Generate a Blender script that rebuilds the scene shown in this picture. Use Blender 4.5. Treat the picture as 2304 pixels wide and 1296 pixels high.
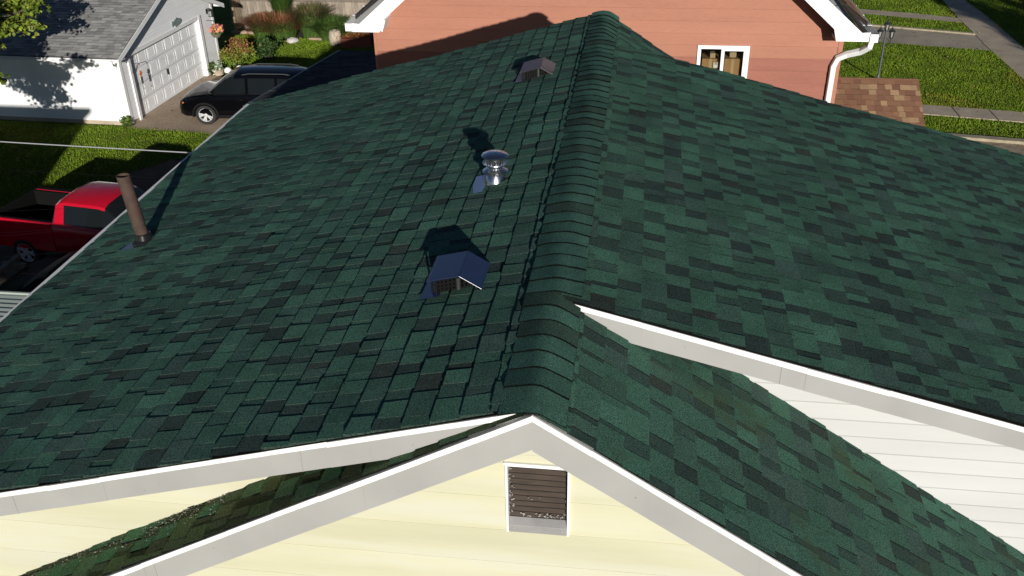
import bpy, math, random
import numpy as np
from mathutils import Vector, Matrix
for _o in list(bpy.data.objects): bpy.data.objects.remove(_o)
S = bpy.context.scene
COL = S.collection
rad = math.radians

# ---------------------------------------------------------------- camera, sky, sun, exposure
cam_d = bpy.data.cameras.new('camera'); cam = bpy.data.objects.new('camera', cam_d); COL.objects.link(cam)
cam.location = (0.38529, -3.30085, 2.50038)
cam.rotation_euler = (1.0530742, 0.0176515, 0.1300745)
cam_d.sensor_width = 36.0; cam_d.lens = 36.0 * 2121.57 / 2304.0
cam_d.clip_start = 0.05; cam_d.clip_end = 2000
S.camera = cam
SUN_EL, SUN_AZ = rad(13.3), rad(163.9)
W = bpy.data.worlds.new('World'); S.world = W; W.use_nodes = True
nt = W.node_tree; bgn = nt.nodes['Background']
sky = nt.nodes.new('ShaderNodeTexSky'); sky.sky_type = 'NISHITA'; sky.sun_disc = False
sky.sun_elevation = SUN_EL; sky.sun_rotation = SUN_AZ; sky.air_density = 0.45; sky.dust_density = 0.15; sky.ozone_density = 1.5
nt.links.new(sky.outputs[0], bgn.inputs[0]); bgn.inputs[1].default_value = 0.05
sl = bpy.data.lights.new('sun', 'SUN'); sun = bpy.data.objects.new('sun', sl); COL.objects.link(sun)
sl.energy = 4.4; sl.angle = rad(0.5); sl.color = (1.0, 0.965, 0.90)
SD = Vector((-math.sin(SUN_AZ) * math.cos(SUN_EL), -math.cos(SUN_AZ) * math.cos(SUN_EL), -math.sin(SUN_EL)))
sun.rotation_euler = SD.to_track_quat('-Z', 'Y').to_euler(); sun.location = (10, -30, 20)
S.view_settings.view_transform = 'Standard'; S.view_settings.look = 'None'
S.view_settings.exposure = 0.2; S.view_settings.gamma = 1.0; S.view_settings.use_curve_mapping = False

G = -8.05            # ground height (the green ridge is at z = 0)
TL, TR, TPR, TPL = 0.2712, 0.2575, 0.660, 0.549   # pitches: main left, main right, front gable right and left
WL, LEN, YR0, YR1 = 4.27, 7.19, 0.996, 6.08
WR = 6.2

# ---------------------------------------------------------------- materials
def mat(name, col=(.5, .5, .5), rough=.6, metal=0., var=0., vscale=6., bump=0., bscale=80., attr=False, spec=None,
        grain=0., gscale=400., coat=0., stretch=None, trans=0., dirt=None):
    m = bpy.data.materials.new(name); m.use_nodes = True
    n = m.node_tree.nodes; l = m.node_tree.links; b = n['Principled BSDF']
    b.inputs['Roughness'].default_value = rough; b.inputs['Metallic'].default_value = metal
    if spec is not None: b.inputs['Specular IOR Level'].default_value = spec
    if coat: b.inputs['Coat Weight'].default_value = coat; b.inputs['Coat Roughness'].default_value = .04
    if trans: b.inputs['Transmission Weight'].default_value = trans
    tc = n.new('ShaderNodeTexCoord'); vec = tc.outputs['Object']
    if stretch:
        mp = n.new('ShaderNodeMapping'); mp.inputs['Scale'].default_value = stretch; l.new(vec, mp.inputs[0]); vec = mp.outputs[0]
    if attr:
        a = n.new('ShaderNodeAttribute'); a.attribute_name = 'tone'; c = a.outputs['Color']
    else:
        r = n.new('ShaderNodeRGB'); r.outputs[0].default_value = (*col, 1); c = r.outputs[0]
    def mul(c, scale, amt, detail=4.):
        t = n.new('ShaderNodeTexNoise'); t.inputs['Scale'].default_value = scale; t.inputs['Detail'].default_value = detail
        l.new(vec, t.inputs['Vector'])
        mr = n.new('ShaderNodeMapRange'); mr.inputs['From Min'].default_value = .3; mr.inputs['From Max'].default_value = .7
        mr.inputs['To Min'].default_value = 1 - amt; mr.inputs['To Max'].default_value = 1 + amt
        l.new(t.outputs['Fac'], mr.inputs[0])
        x = n.new('ShaderNodeMix'); x.data_type = 'RGBA'; x.blend_type = 'MULTIPLY'; x.inputs['Factor'].default_value = 1
        l.new(c, x.inputs['A']); l.new(mr.outputs[0], x.inputs['B']); return x.outputs['Result']
    if var: c = mul(c, vscale, var)
    if grain: c = mul(c, gscale, grain, 2.)
    if dirt:
        dcol, dsc, lo, hi = dirt
        t = n.new('ShaderNodeTexNoise'); t.inputs['Scale'].default_value = dsc; t.inputs['Detail'].default_value = 6; t.inputs['Roughness'].default_value = .7
        l.new(vec, t.inputs['Vector'])
        mr = n.new('ShaderNodeMapRange'); mr.inputs['From Min'].default_value = lo; mr.inputs['From Max'].default_value = hi
        l.new(t.outputs['Fac'], mr.inputs[0])
        x = n.new('ShaderNodeMix'); x.data_type = 'RGBA'; l.new(mr.outputs[0], x.inputs['Factor']); l.new(c, x.inputs['A'])
        x.inputs['B'].default_value = (*dcol, 1); c = x.outputs['Result']
    l.new(c, b.inputs['Base Color'])
    if bump:
        t = n.new('ShaderNodeTexNoise'); t.inputs['Scale'].default_value = bscale; t.inputs['Detail'].default_value = 3
        l.new(vec, t.inputs['Vector'])
        bp = n.new('ShaderNodeBump'); bp.inputs['Strength'].default_value = bump; bp.inputs['Distance'].default_value = .004
        l.new(t.outputs['Fac'], bp.inputs['Height']); l.new(bp.outputs[0], b.inputs['Normal'])
    return m
M = {}
M['shingle'] = mat('green_shingle', attr=True, rough=1., spec=.02, var=.17, vscale=3.5, grain=.8, gscale=190, bump=.35, bscale=260)
M['shingle_moss'] = mat('mossy_shingle', attr=True, rough=1., spec=.02, grain=.8, gscale=190, bump=.35, bscale=260, dirt=((.066, .078, .034), 2.2, .54, .80))
M['shingle_brown'] = mat('brown_shingle', attr=True, rough=.95, spec=.15, grain=.25, gscale=60)
M['shingle_grey'] = mat('grey_shingle', attr=True, rough=.95, spec=.15, grain=.25, gscale=60, var=.1, vscale=.8)
M['fascia'] = mat('fascia_grey', (.345, .335, .32), .55, var=.07, vscale=2.2, dirt=((.25, .23, .21), 9, .68, .82))
M['drip'] = mat('white_trim', (.82, .81, .79), .45)
M['white'] = mat('white_paint', (.80, .80, .78), .5, var=.03, vscale=3)
M['cream'] = mat('cream_siding', (.560, .535, .375), .55, var=.07, vscale=1.6, stretch=(.35, 1, 4), dirt=((.585, .575, .485), 1.1, .45, .75), attr=True)
M['vinyl'] = mat('white_siding', (.66, .645, .61), .5, var=.05, vscale=2, stretch=(.4, 1, 3), dirt=((.45, .42, .36), 14, .73, .8), attr=True)
M['garage_white'] = mat('garage_siding', (.80, .80, .78), .5, var=.04, vscale=1.5, attr=True)
M['red'] = mat('terracotta_siding', (.375, .155, .095), .7, var=.05, vscale=3, grain=.06, gscale=40, stretch=(.3, 1, 2), attr=True)
M['red_low'] = mat('terracotta_siding_newer', (.29, .104, .068), .7, var=.07, vscale=5, grain=.08, gscale=40, stretch=(.3, 1, 3), attr=True)
M['black_metal'] = mat('black_painted_metal', (.010, .018, .062), .32, .0, spec=.7, coat=.7, var=.1, vscale=12)  # blue of the reflected sky put into the base colour
M['faded_metal'] = mat('faded_black_metal', (.034, .027, .038), .40, .0, spec=.5, coat=.1, var=.25, vscale=9)
M['mesh_black'] = mat('black_screen', (.006, .006, .006), .45, spec=.25)
M['galv'] = mat('galvanized', (.62, .62, .64), .24, 1., var=.10, vscale=30)
M['galv_flat'] = mat('galvanized_flashing', (.40, .45, .58), .38, .85, dirt=((.02, .03, .03), 16, .66, .70))
M['rust'] = mat('rusty_pipe', (.060, .036, .026), .85, .0, var=.3, vscale=14, dirt=((.060, .030, .018), 9, .5, .75), bump=.3, bscale=40)
M['tar'] = mat('roof_tar', (.012, .012, .013), .22, spec=.6)
M['dark'] = mat('dark_void', (.01, .01, .01), .9)
M['asphalt_edge'] = mat('asphalt_edge', (.016, .014, .013), .95)
M['louvre'] = mat('brown_louvre', (.048, .031, .021), .8, attr=True, var=.35, vscale=7, stretch=(1, 1, 7), dirt=((.22, .20, .17), 13, .66, .76))
M['sill_metal'] = mat('sill_metal', (.36, .345, .34), .45, .3, var=.1, vscale=9)
M['glass'] = mat('window_glass', (.008, .010, .010), .04, spec=.4)
def thin_glass():
    m = bpy.data.materials.new('clear_glass'); m.use_nodes = True; n = m.node_tree.nodes; l = m.node_tree.links
    n.remove(n['Principled BSDF']); t = n.new('ShaderNodeBsdfTransparent'); t.inputs[0].default_value = (.9, .92, .91, 1); g_ = n.new('ShaderNodeBsdfGlossy'); g_.inputs['Roughness'].default_value = .02
    x = n.new('ShaderNodeMixShader'); x.inputs[0].default_value = .07; l.new(t.outputs[0], x.inputs[1]); l.new(g_.outputs[0], x.inputs[2]); l.new(x.outputs[0], n['Material Output'].inputs[0]); return m
M['clear'] = thin_glass()
M['carton'] = mat('carton', (.36, .19, .07), .85, var=.12, vscale=8)
M['carton_pale'] = mat('carton_pale', (.46, .31, .16), .85, var=.1, vscale=8)
M['paper'] = mat('paper', (.75, .73, .66), .8)
M['grass'] = mat('lawn', (.085, .130, .014), .95, spec=.1, var=.35, vscale=1.3, grain=.45, gscale=18, bump=.8, bscale=30, dirt=((.085, .080, .028), .9, .56, .78))
M['blade'] = mat('grass_blade', attr=True, rough=.65, spec=.2)
M['leaf'] = mat('leaf', attr=True, rough=.5, spec=.3)
M['bark'] = mat('bark', (.075, .058, .045), .9, var=.3, vscale=10, bump=.8, bscale=20)
M['concrete'] = mat('concrete_walk', (.44, .36, .265), .9, var=.14, vscale=1.5, grain=.22, gscale=30, bump=.3)
M['drive'] = mat('driveway_tan', (.40, .30, .21), .95, var=.16, vscale=1.1, grain=.28, gscale=22, bump=.5, bscale=30, dirt=((.10, .075, .055), 2.3, .60, .72))
M['asphalt'] = mat('old_asphalt', (.37, .31, .235), .95, var=.18, vscale=1.2, grain=.3, gscale=25, dirt=((.075, .055, .035), 2.4, .64, .72))
M['gravel'] = mat('gravel_dirt', (.32, .245, .17), .95, var=.3, vscale=5, grain=.4, gscale=26, bump=1., bscale=30)
M['soil'] = mat('dark_soil', (.050, .040, .028), .95, var=.35, vscale=2, grain=.4, gscale=22, bump=1., bscale=25)
M['kerb'] = mat('kerb_stone', (.33, .28, .19), .9, var=.2, vscale=4)
M['black_paint'] = mat('black_car_paint', (.0025, .0025, .0035), .12, spec=.22, coat=.12)
M['black_shade'] = mat('shaded_black_paint', (.004, .004, .005), .5, spec=.08)  # shade put into the material: gloss dropped so car and windows read shaded
M['red_paint'] = mat('red_car_paint', (.50, .004, .020), .25, spec=.4, coat=.3)
M['rubber'] = mat('tyre_rubber', (.018, .018, .018), .8)
M['alloy'] = mat('alloy_rim', (.62, .62, .62), .35, .25)
M['chrome'] = mat('chrome', (.75, .75, .75), .12, 1.)
M['plastic'] = mat('black_plastic', (.006, .006, .006), .6, spec=.15)
M['lamp_glass'] = mat('headlight_glass', (.5, .5, .48), .1, .4)
M['amber'] = mat('amber_lens', (.55, .16, .02), .2)
M['tail'] = mat('tail_lens', (.30, .01, .01), .2)
M['iron'] = mat('dark_iron', (.028, .032, .034), .5, .3)
M['iron_grey'] = mat('painted_post', (.075, .085, .085), .5, .2)
M['fence'] = mat('weathered_wood', attr=True, rough=.95, var=.22, vscale=5, grain=.15, gscale=50, stretch=(3, 3, .6))
M['timber'] = mat('grey_timber', (.16, .145, .115), .9, var=.25, vscale=6)
M['blue'] = mat('blue_plastic', (.018, .07, .32), .5, var=.2, vscale=4)
M['awning'] = mat('ribbed_metal', (.42, .47, .42), .45, .2)
M['terracotta'] = mat('terracotta_pot', (.33, .10, .05), .8)
M['stone'] = mat('pale_stone', (.55, .53, .48), .9, var=.2, vscale=14)
M['edging'] = mat('edging_stone', (.36, .24, .17), .9, var=.2, vscale=6)
M['fishplate'] = mat('verdigris_metal', (.22, .27, .26), .6, .2, var=.25, vscale=8)
M['orange'] = mat('orange_petal', (.70, .22, .06), .6)
M['pink'] = mat('pink_petal', attr=True, rough=.7)
M['basket'] = mat('coir_basket', (.16, .13, .08), .95, var=.3, vscale=30)
M['wire'] = mat('cable_grey', (.36, .36, .37), .5)
M['wire_dark'] = mat('cable_dark', (.020, .020, .022), 1., spec=0.)
M['interior'] = mat('room_wall', (.12, .10, .09), .9)

# ---------------------------------------------------------------- mesh builder
class MB:
    def __init__(s): s.v = []; s.f = []; s.t = []; s.mi = []; s.tone = (0.5, 0.5, 0.5); s.m = 0
    def face(s, idx, tone=None): s.f.append(tuple(idx)); s.t.append(tone or s.tone); s.mi.append(s.m)
    def poly(s, pts, tone=None):
        i = len(s.v); s.v += [tuple(p) for p in pts]; s.face(range(i, i + len(pts)), tone)
    def hexa(s, b, t, tone=None):           # bottom ring (ccw from above), top ring
        i = len(s.v); s.v += [tuple(p) for p in b] + [tuple(p) for p in t]; n = len(b)
        s.face([i + n - 1 - k for k in range(n)], tone); s.face([i + n + k for k in range(n)], tone)
        for k in range(n): s.face((i + k, i + (k + 1) % n, i + n + (k + 1) % n, i + n + k), tone)
    def box(s, a, b, tone=None):
        x0, y0, z0 = a; x1, y1, z1 = b
        s.hexa([(x0, y0, z0), (x1, y0, z0), (x1, y1, z0), (x0, y1, z0)], [(x0, y0, z1), (x1, y0, z1), (x1, y1, z1), (x0, y1, z1)], tone)
    def prism_y(s, pts, y0, y1, tone=None): # polygon in x-z, pushed along y
        s.hexa([(x, y0, z) for x, z in pts], [(x, y1, z) for x, z in pts], tone)
    def prism_x(s, pts, x0, x1, tone=None): # polygon in y-z
        s.hexa([(x0, y, z) for y, z in pts], [(x1, y, z) for y, z in pts], tone)
    def tube(s, path, r, n=8, caps=True, tone=None, square=False):
        P = [Vector(p) for p in path]; rs = r if isinstance(r, (list, tuple)) else [r] * len(P)
        rings = []; up = None
        for k, p in enumerate(P):
            d = (P[min(k + 1, len(P) - 1)] - P[max(k - 1, 0)]).normalized()
            if up is None:
                up = Vector((0, 0, 1)) if abs(d.z) < .9 else Vector((0, 1, 0))
            a = d.cross(up).normalized(); up = a.cross(d).normalized()
            ring = []
            for j in range(n):
                an = 2 * math.pi * j / n + (math.pi / 4 if square else 0)
                q = p + (a * math.cos(an) + up * math.sin(an)) * rs[k]
                ring.append(len(s.v)); s.v.append(tuple(q))
            rings.append(ring)
        for A, B in zip(rings, rings[1:]):
            for j in range(n): s.face((A[j], B[j], B[(j + 1) % n], A[(j + 1) % n]), tone)
        if caps: s.face(rings[0], tone); s.face(rings[-1][::-1], tone)
    def lathe(s, prof, c=(0, 0, 0), n=24, tone=None, rot=None, flute=0., caps=True):
        R = rot or Matrix.Identity(3); C0 = Vector(c); rings = []
        for r, z in prof:
            ring = []
            for j in range(n):
                an = 2 * math.pi * j / n; rr = r * (1 + (flute if j % 2 else -flute))
                ring.append(len(s.v)); s.v.append(tuple(C0 + R @ Vector((rr * math.cos(an), rr * math.sin(an), z))))
            rings.append(ring)
        for A, B in zip(rings, rings[1:]):
            for j in range(n): s.face((A[j], A[(j + 1) % n], B[(j + 1) % n], B[j]), tone)
        if caps and prof[0][0] > 1e-4: s.face(rings[0][::-1], tone)
        if caps and prof[-1][0] > 1e-4: s.face(rings[-1], tone)
    def grid(s, rows, tone=None):
        ids = []
        for r in rows:
            ids.append(list(range(len(s.v), len(s.v) + len(r)))); s.v += [tuple(p) for p in r]
        for A, B in zip(ids, ids[1:]):
            for j in range(len(A) - 1): s.face((A[j], A[j + 1], B[j + 1], B[j]), tone)
    def build(s, name, mats, parent=None, smooth=None, bevel=0.):
        me = bpy.data.meshes.new(name); me.from_pydata(s.v, [], s.f)
        for m in (mats if isinstance(mats, (list, tuple)) else [mats]): me.materials.append(M[m] if isinstance(m, str) else m)
        if any(s.mi): me.polygons.foreach_set('material_index', s.mi)
        at = me.attributes.new('tone', 'FLOAT_COLOR', 'FACE')
        at.data.foreach_set('color', np.array([(*t, 1.) for t in s.t], dtype=np.float32).ravel())
        if smooth is not None:
            me.polygons.foreach_set('use_smooth', [True] * len(me.polygons)); me.set_sharp_from_angle(angle=rad(smooth))
        me.update()
        o = bpy.data.objects.new(name, me); COL.objects.link(o)
        if parent: o.parent = parent
        if bevel:
            b = o.modifiers.new('bevel', 'BEVEL'); b.width = bevel; b.segments = 2; b.limit_method = 'ANGLE'
        return o
def quads_np(name, V, T, material, parent=None, k=4):
    """V: (n,k,3) separate polygons, T: (n,3) colours"""
    n = len(V); me = bpy.data.meshes.new(name)
    me.vertices.add(n * k); me.vertices.foreach_set('co', V.astype(np.float32).ravel())
    me.loops.add(n * k); me.loops.foreach_set('vertex_index', np.arange(n * k, dtype=np.int32))
    me.polygons.add(n); me.polygons.foreach_set('loop_start', np.arange(0, n * k, k, dtype=np.int32))
    me.materials.append(M[material]); me.update(calc_edges=True)
    at = me.attributes.new('tone', 'FLOAT_COLOR', 'FACE')
    at.data.foreach_set('color', np.concatenate([T, np.ones((n, 1))], 1).astype(np.float32).ravel())
    o = bpy.data.objects.new(name, me); COL.objects.link(o)
    if parent: o.parent = parent
    return o
def thing(name, label, cat, loc=(0, 0, 0), rz=0., group=None):
    o = bpy.data.objects.new(name, None); COL.objects.link(o); o.empty_display_size = .2
    o.location = loc; o.rotation_euler = (0, 0, rz); o['label'] = label; o['category'] = cat
    if group: o['group'] = group
    return o
def tag(o, label, cat, group=None):
    o['label'] = label; o['category'] = cat
    if group: o['group'] = group
    return o
def struct(o): o['kind'] = 'structure'; return o
def lab(o, t): o['label'] = t; return o

# ---------------------------------------------------------------- ground and paving
def sheet(name, pts, z, m):
    b = MB(); b.poly([(x, y, z) for x, y in pts]); return struct(b.build(name, m))
sheet('ground', [(-300, -250), (300, -250), (300, 400), (-300, 400)], G, 'grass')
sheet('driveway', [(-16.2, 24.30), (-13.3, 24.02), (-4.4, 23.6), (-4.4, 28.6), (-9.5, 28.8), (-13.5, 29.4), (-15.95, 30.25)], G + .012, 'drive')
sheet('bare_soil', [(-14.6, 19.3), (-12.3, 18.2), (-8.0, 17.6), (-8.0, 21.3), (-11.9, 22.3), (-13.6, 21.8), (-14.4, 20.6)], G + .008, 'soil')
sheet('parking_area', [(-15.6, 9.4), (-6.2, 9.4), (-6.2, 17.2), (-12.0, 17.6), (-15.6, 17.4)], G + .006, 'soil')
sheet('neighbour_driveway', [(6.6, 37.35), (9.57, 36.65), (14.06, 35.5), (14.13, 37.83), (10.07, 39.33), (6.6, 40.2)], G + .008, 'asphalt')
sheet('public_walk', [(14.17, 10.), (15.42, 10.), (15.42, 35.9), (15.54, 40.9), (15.43, 44.3), (15.3, 70), (14.4, 70), (14.42, 44.23), (14.23, 41.2), (14.13, 37.8), (14.06, 35.5)], G + .020, 'concrete')
sheet('far_walk', [(8.6, 41.9), (9.98, 41.39), (13.92, 40.02), (14.2, 39.94), (14.3, 40.7), (12.64, 41.71 - .25), (10.13, 42.24), (8.6, 42.75)], G + .012, 'concrete')
def walk_slabs():
    b = MB()
    A0, A1 = np.array([7.4, 29.10]), np.array([14.12, 27.92]); B0, B1 = np.array([7.4, 28.15]), np.array([14.12, 26.88])
    n = 6
    for i in range(n):
        t0, t1 = i / n + .003, (i + 1) / n - .003
        q = [B0 + (B1 - B0) * t0, B0 + (B1 - B0) * t1, A0 + (A1 - A0) * t1, A0 + (A1 - A0) * t0]
        b.hexa([(p[0], p[1], G - .05) for p in q], [(p[0], p[1], G + .03) for p in q])
    return struct(b.build('front_walk', 'concrete'))
walk_slabs()
def kerb():
    b = MB(); b.hexa([(5, 26.28, G - .1), (14.1, 24.82, G - .1), (14.1, 25.12, G - .1), (5, 26.58, G - .1)],
                     [(5, 26.28, G + .10), (14.1, 24.82, G + .10), (14.1, 25.12, G + .10), (5, 26.58, G + .10)])
    return struct(b.build('kerb', 'kerb', bevel=.02))
kerb()
def kerb2():
    b = MB(); b.hexa([(6.6, 40.2, G - .1), (14.13, 37.86, G - .1), (14.13, 38.06, G - .1), (6.6, 40.4, G - .1)],
                     [(6.6, 40.2, G + .07), (14.13, 37.86, G + .07), (14.13, 38.06, G + .07), (6.6, 40.4, G + .07)])
    return struct(b.build('driveway_edge', 'kerb', bevel=.02))
kerb2()
sheet('gravel_drive', [(4.6, 21.5), (14.1, 20.6), (14.1, 24.85), (4.6, 26.42)], G + .014, 'gravel')
sheet('road', [(18.2, -100), (26, -100), (26, 300), (18.2, 300)], G + .010, 'asphalt')

# ---------------------------------------------------------------- shingles
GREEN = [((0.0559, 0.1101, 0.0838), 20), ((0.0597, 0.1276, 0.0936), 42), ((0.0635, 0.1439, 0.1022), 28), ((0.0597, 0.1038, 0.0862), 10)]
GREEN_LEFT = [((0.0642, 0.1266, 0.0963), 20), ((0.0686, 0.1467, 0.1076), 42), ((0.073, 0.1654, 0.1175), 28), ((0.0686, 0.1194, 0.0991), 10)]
GREEN_MOSS = [((0.085, 0.125, 0.062), 30), ((0.078, 0.14, 0.078), 30), ((0.092, 0.115, 0.060), 18), ((0.070, 0.155, 0.085), 16)]
GAPS = [((0.0378, 0.0589, 0.0521), 28), ((0.0427, 0.0721, 0.0604), 28), ((0.0476, 0.0877, 0.071), 24), ((0.0439, 0.0577, 0.0497), 4), ((0.0561, 0.1226, 0.0876), 16)]
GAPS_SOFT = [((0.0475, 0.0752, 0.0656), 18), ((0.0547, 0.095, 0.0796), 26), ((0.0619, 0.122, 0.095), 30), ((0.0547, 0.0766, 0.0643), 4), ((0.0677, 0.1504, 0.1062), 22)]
GAPS_MOSS = [((.060, .075, .045), 30), ((.072, .100, .058), 30)]
BROWN = [((.200, .105, .065), 45), ((.225, .120, .070), 25), ((.310, .200, .115), 18), ((.180, .088, .056), 20)]
GREY = [((.270, .265, .255), 40), ((.330, .325, .31), 30), ((.215, .21, .205), 20)]
def pick(rng, pal):
    t = rng.random() * sum(w for _, w in pal)
    for c, w in pal:
        t -= w
        if t <= 0: break
    k = 1 + (rng.random() - .5) * .2
    return tuple(x * k for x in c)
def wob(u, d):
    return .0045 * math.sin(u * 1.7 + d * 2.3 + 1) + .003 * math.sin(u * 4.1 - d * 3.3) + .0018 * math.sin(d * 9 + u * 7.7)
def shingles(mb, org, eu, ed, en, ur, dmax, seed, pal, exp=.143, th=.0065, tooth=.0042, wmin=.07, wmax=.24, d0=0., jit=1., edge=(.008, .009, .009), wobk=1., side=None, gaps=None, gw=None):
    rng = random.Random(seed); org, eu, ed, en = Vector(org), Vector(eu).normalized(), Vector(ed).normalized(), Vector(en).normalized()
    def P(u, d, h): return org + eu * u + ed * d + en * (h + wobk * wob(u, d))
    k = 0
    while d0 + k * exp < dmax:
        a = d0 + k * exp; e = min(a + exp, dmax); k += 1
        u0, u1 = ur((a + e) / 2); u = u0 - rng.random() * .2; tt = rng.random() < .5
        while u < u1:
            w = rng.uniform(wmin, wmax) if tt else (rng.uniform(*gw) if gw else rng.uniform(wmin, wmax * .85)); tn = tt
            l, r = max(u, u0), min(u + w, u1); u += w; hh = tooth if tt else 0.; tt = not tt
            if r - l < .006: continue
            c = pick(rng, pal if (tn or not gaps) else gaps)
            lift = abs(rng.gauss(0, .0018)) * jit; j1 = rng.gauss(0, .0022) * jit; j2 = j1 + rng.gauss(0, .0015) * jit
            sk = rng.gauss(0, .002) * jit if tt is False else 0.
            v = [P(l, a - .012, hh), P(r, a - .012, hh), P(r - sk, e + j2, th + hh + lift), P(l + sk, e + j1, th + hh + lift),
                 P(r - sk, e + j2, -.001), P(l + sk, e + j1, -.001), P(l, a - .012, -.002), P(r, a - .012, -.002)]
            i = len(mb.v); mb.v += [tuple(q) for q in v]
            mb.face((i, i + 3, i + 2, i + 1), c)
            mb.face((i + 3, i + 5, i + 4, i + 2), edge)
            if hh or lift > .001:
                mb.face((i, i + 6, i + 5, i + 3), side or edge); mb.face((i + 1, i + 2, i + 4, i + 7), edge)  # lit look in the colour: sun-facing tab ends lighter, far ends dark

# ---------------------------------------------------------------- the green-roofed house
house = thing('green_roofed_house', 'house with dark green shingled roof, cream front gable and grey-white rake boards, filling the foreground', 'house', (0, 0, G))
def H(o):                                       # keep world coordinates for children modelled in world space
    o.matrix_parent_inverse = Matrix.Translation((0, 0, -G)); return o
def hb(mb, name, m, parent=None, **k):
    o = mb.build(name, m, parent or house, **k)
    if parent is None: H(o)
    return o
nL = Vector((-TL, 0, 1)).normalized(); dL = Vector((-1, 0, -TL)).normalized()
nR = Vector((TR, 0, 1)).normalized(); dR = Vector((1, 0, -TR)).normalized()
nP = Vector((TPR, 0, 1)).normalized(); dP = Vector((1, 0, -TPR)).normalized()
nQ = Vector((-TPL, 0, 1)).normalized(); dQ = Vector((-1, 0, -TPL)).normalized()
sL = WL * math.hypot(1, TL); sR = WR * math.hypot(1, TR)
def slab(mb, y0, y1, x1, t, z=-.012, th=.03):   # roof deck under the shingles
    mb.hexa([(0, y0, z - th), (x1, y0, z - th - abs(x1) * t), (x1, y1, z - th - abs(x1) * t), (0, y1, z - th)],
            [(0, y0, z), (x1, y0, z - abs(x1) * t), (x1, y1, z - abs(x1) * t), (0, y1, z)])
b = MB(); b.tone = (.016, .016, .016)
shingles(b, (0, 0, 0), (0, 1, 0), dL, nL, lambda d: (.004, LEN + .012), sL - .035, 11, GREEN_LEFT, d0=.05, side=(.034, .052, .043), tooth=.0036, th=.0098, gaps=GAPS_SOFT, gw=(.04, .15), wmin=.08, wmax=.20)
slab(b, .010, LEN + .005, -WL, TL)
hb(b, 'left_roof_slope', 'shingle')
b = MB(); b.tone = (.016, .016, .016)
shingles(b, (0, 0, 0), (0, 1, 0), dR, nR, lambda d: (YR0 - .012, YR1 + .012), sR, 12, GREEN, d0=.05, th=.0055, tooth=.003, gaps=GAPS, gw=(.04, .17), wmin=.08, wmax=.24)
slab(b, YR0 - .008, YR1 + .005, WR, TR)
hb(b, 'right_roof_slope', 'shingle')
b = MB(); b.tone = (.016, .016, .016)
shingles(b, (0, 0, -.004), (0, 1, 0), dP, nP, lambda d: (-.030, 1.40 + .010 * math.sin(d * 7) + .008 * math.sin(d * 23)), 4.4, 13, GREEN, d0=.05, wmin=.08, wmax=.24, th=.0055, tooth=.0032, gaps=GAPS, gw=(.03, .12))
slab(b, -.022, 1.39, 3.66, TPR, -.016)
g1 = hb(b, 'front_gable_slope', 'shingle_moss')
b = MB(); b.tone = (.016, .016, .016)
shingles(b, (0, 0, -.004), (0, 1, 0), dQ, nQ, lambda d: (-.030, .298 + .008 * math.sin(d * 6) + .005 * math.sin(d * 19)), 4.3, 14, GREEN_MOSS, d0=.05, wmin=.06, wmax=.18, jit=1.6, gaps=GAPS_MOSS, gw=(.05, .12))
slab(b, -.022, .29, -3.7, TPL, -.016)
g2 = hb(b, 'front_gable_slope', 'shingle_moss')
# grit washed into the lower left strip
rng = np.random.default_rng(5); n = 900
dd = rng.uniform(1.9, 4.0, n) ; uu = .30 - np.abs(rng.normal(0, .075, n)); uu = np.clip(uu, .01, .29)
c0 = np.stack([dd * dQ.x, uu, dd * dQ.z + .006], 1) ; s_ = rng.uniform(.0012, .0034, n)[:, None, None]
off = np.array([[-1, -1, .2], [1, -1, .5], [1, 1, 1.], [-1, 1, .6]])[None] + rng.normal(0, .3, (n, 4, 3))
g = quads_np('roof_grit', c0[:, None, :] + off * s_, np.repeat(rng.uniform(.10, .36, (n, 1)), 3, 1) * np.array([[1, .95, .82]]), 'blade', house); H(g); g['kind'] = 'stuff'
b = MB(); b.tone = (.016, .016, .016)
shingles(b, (0, 0, -.004), (0, 1, 0), dP, nP, lambda d: (YR1 - .3, LEN + .012), 3.4, 15, GREEN, d0=.05, th=.005, tooth=.0035, gaps=GAPS)
slab(b, YR1 - .3, LEN + .005, 2.8, TPR, -.016)
hb(b, 'rear_gable_slope', 'shingle')
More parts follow.
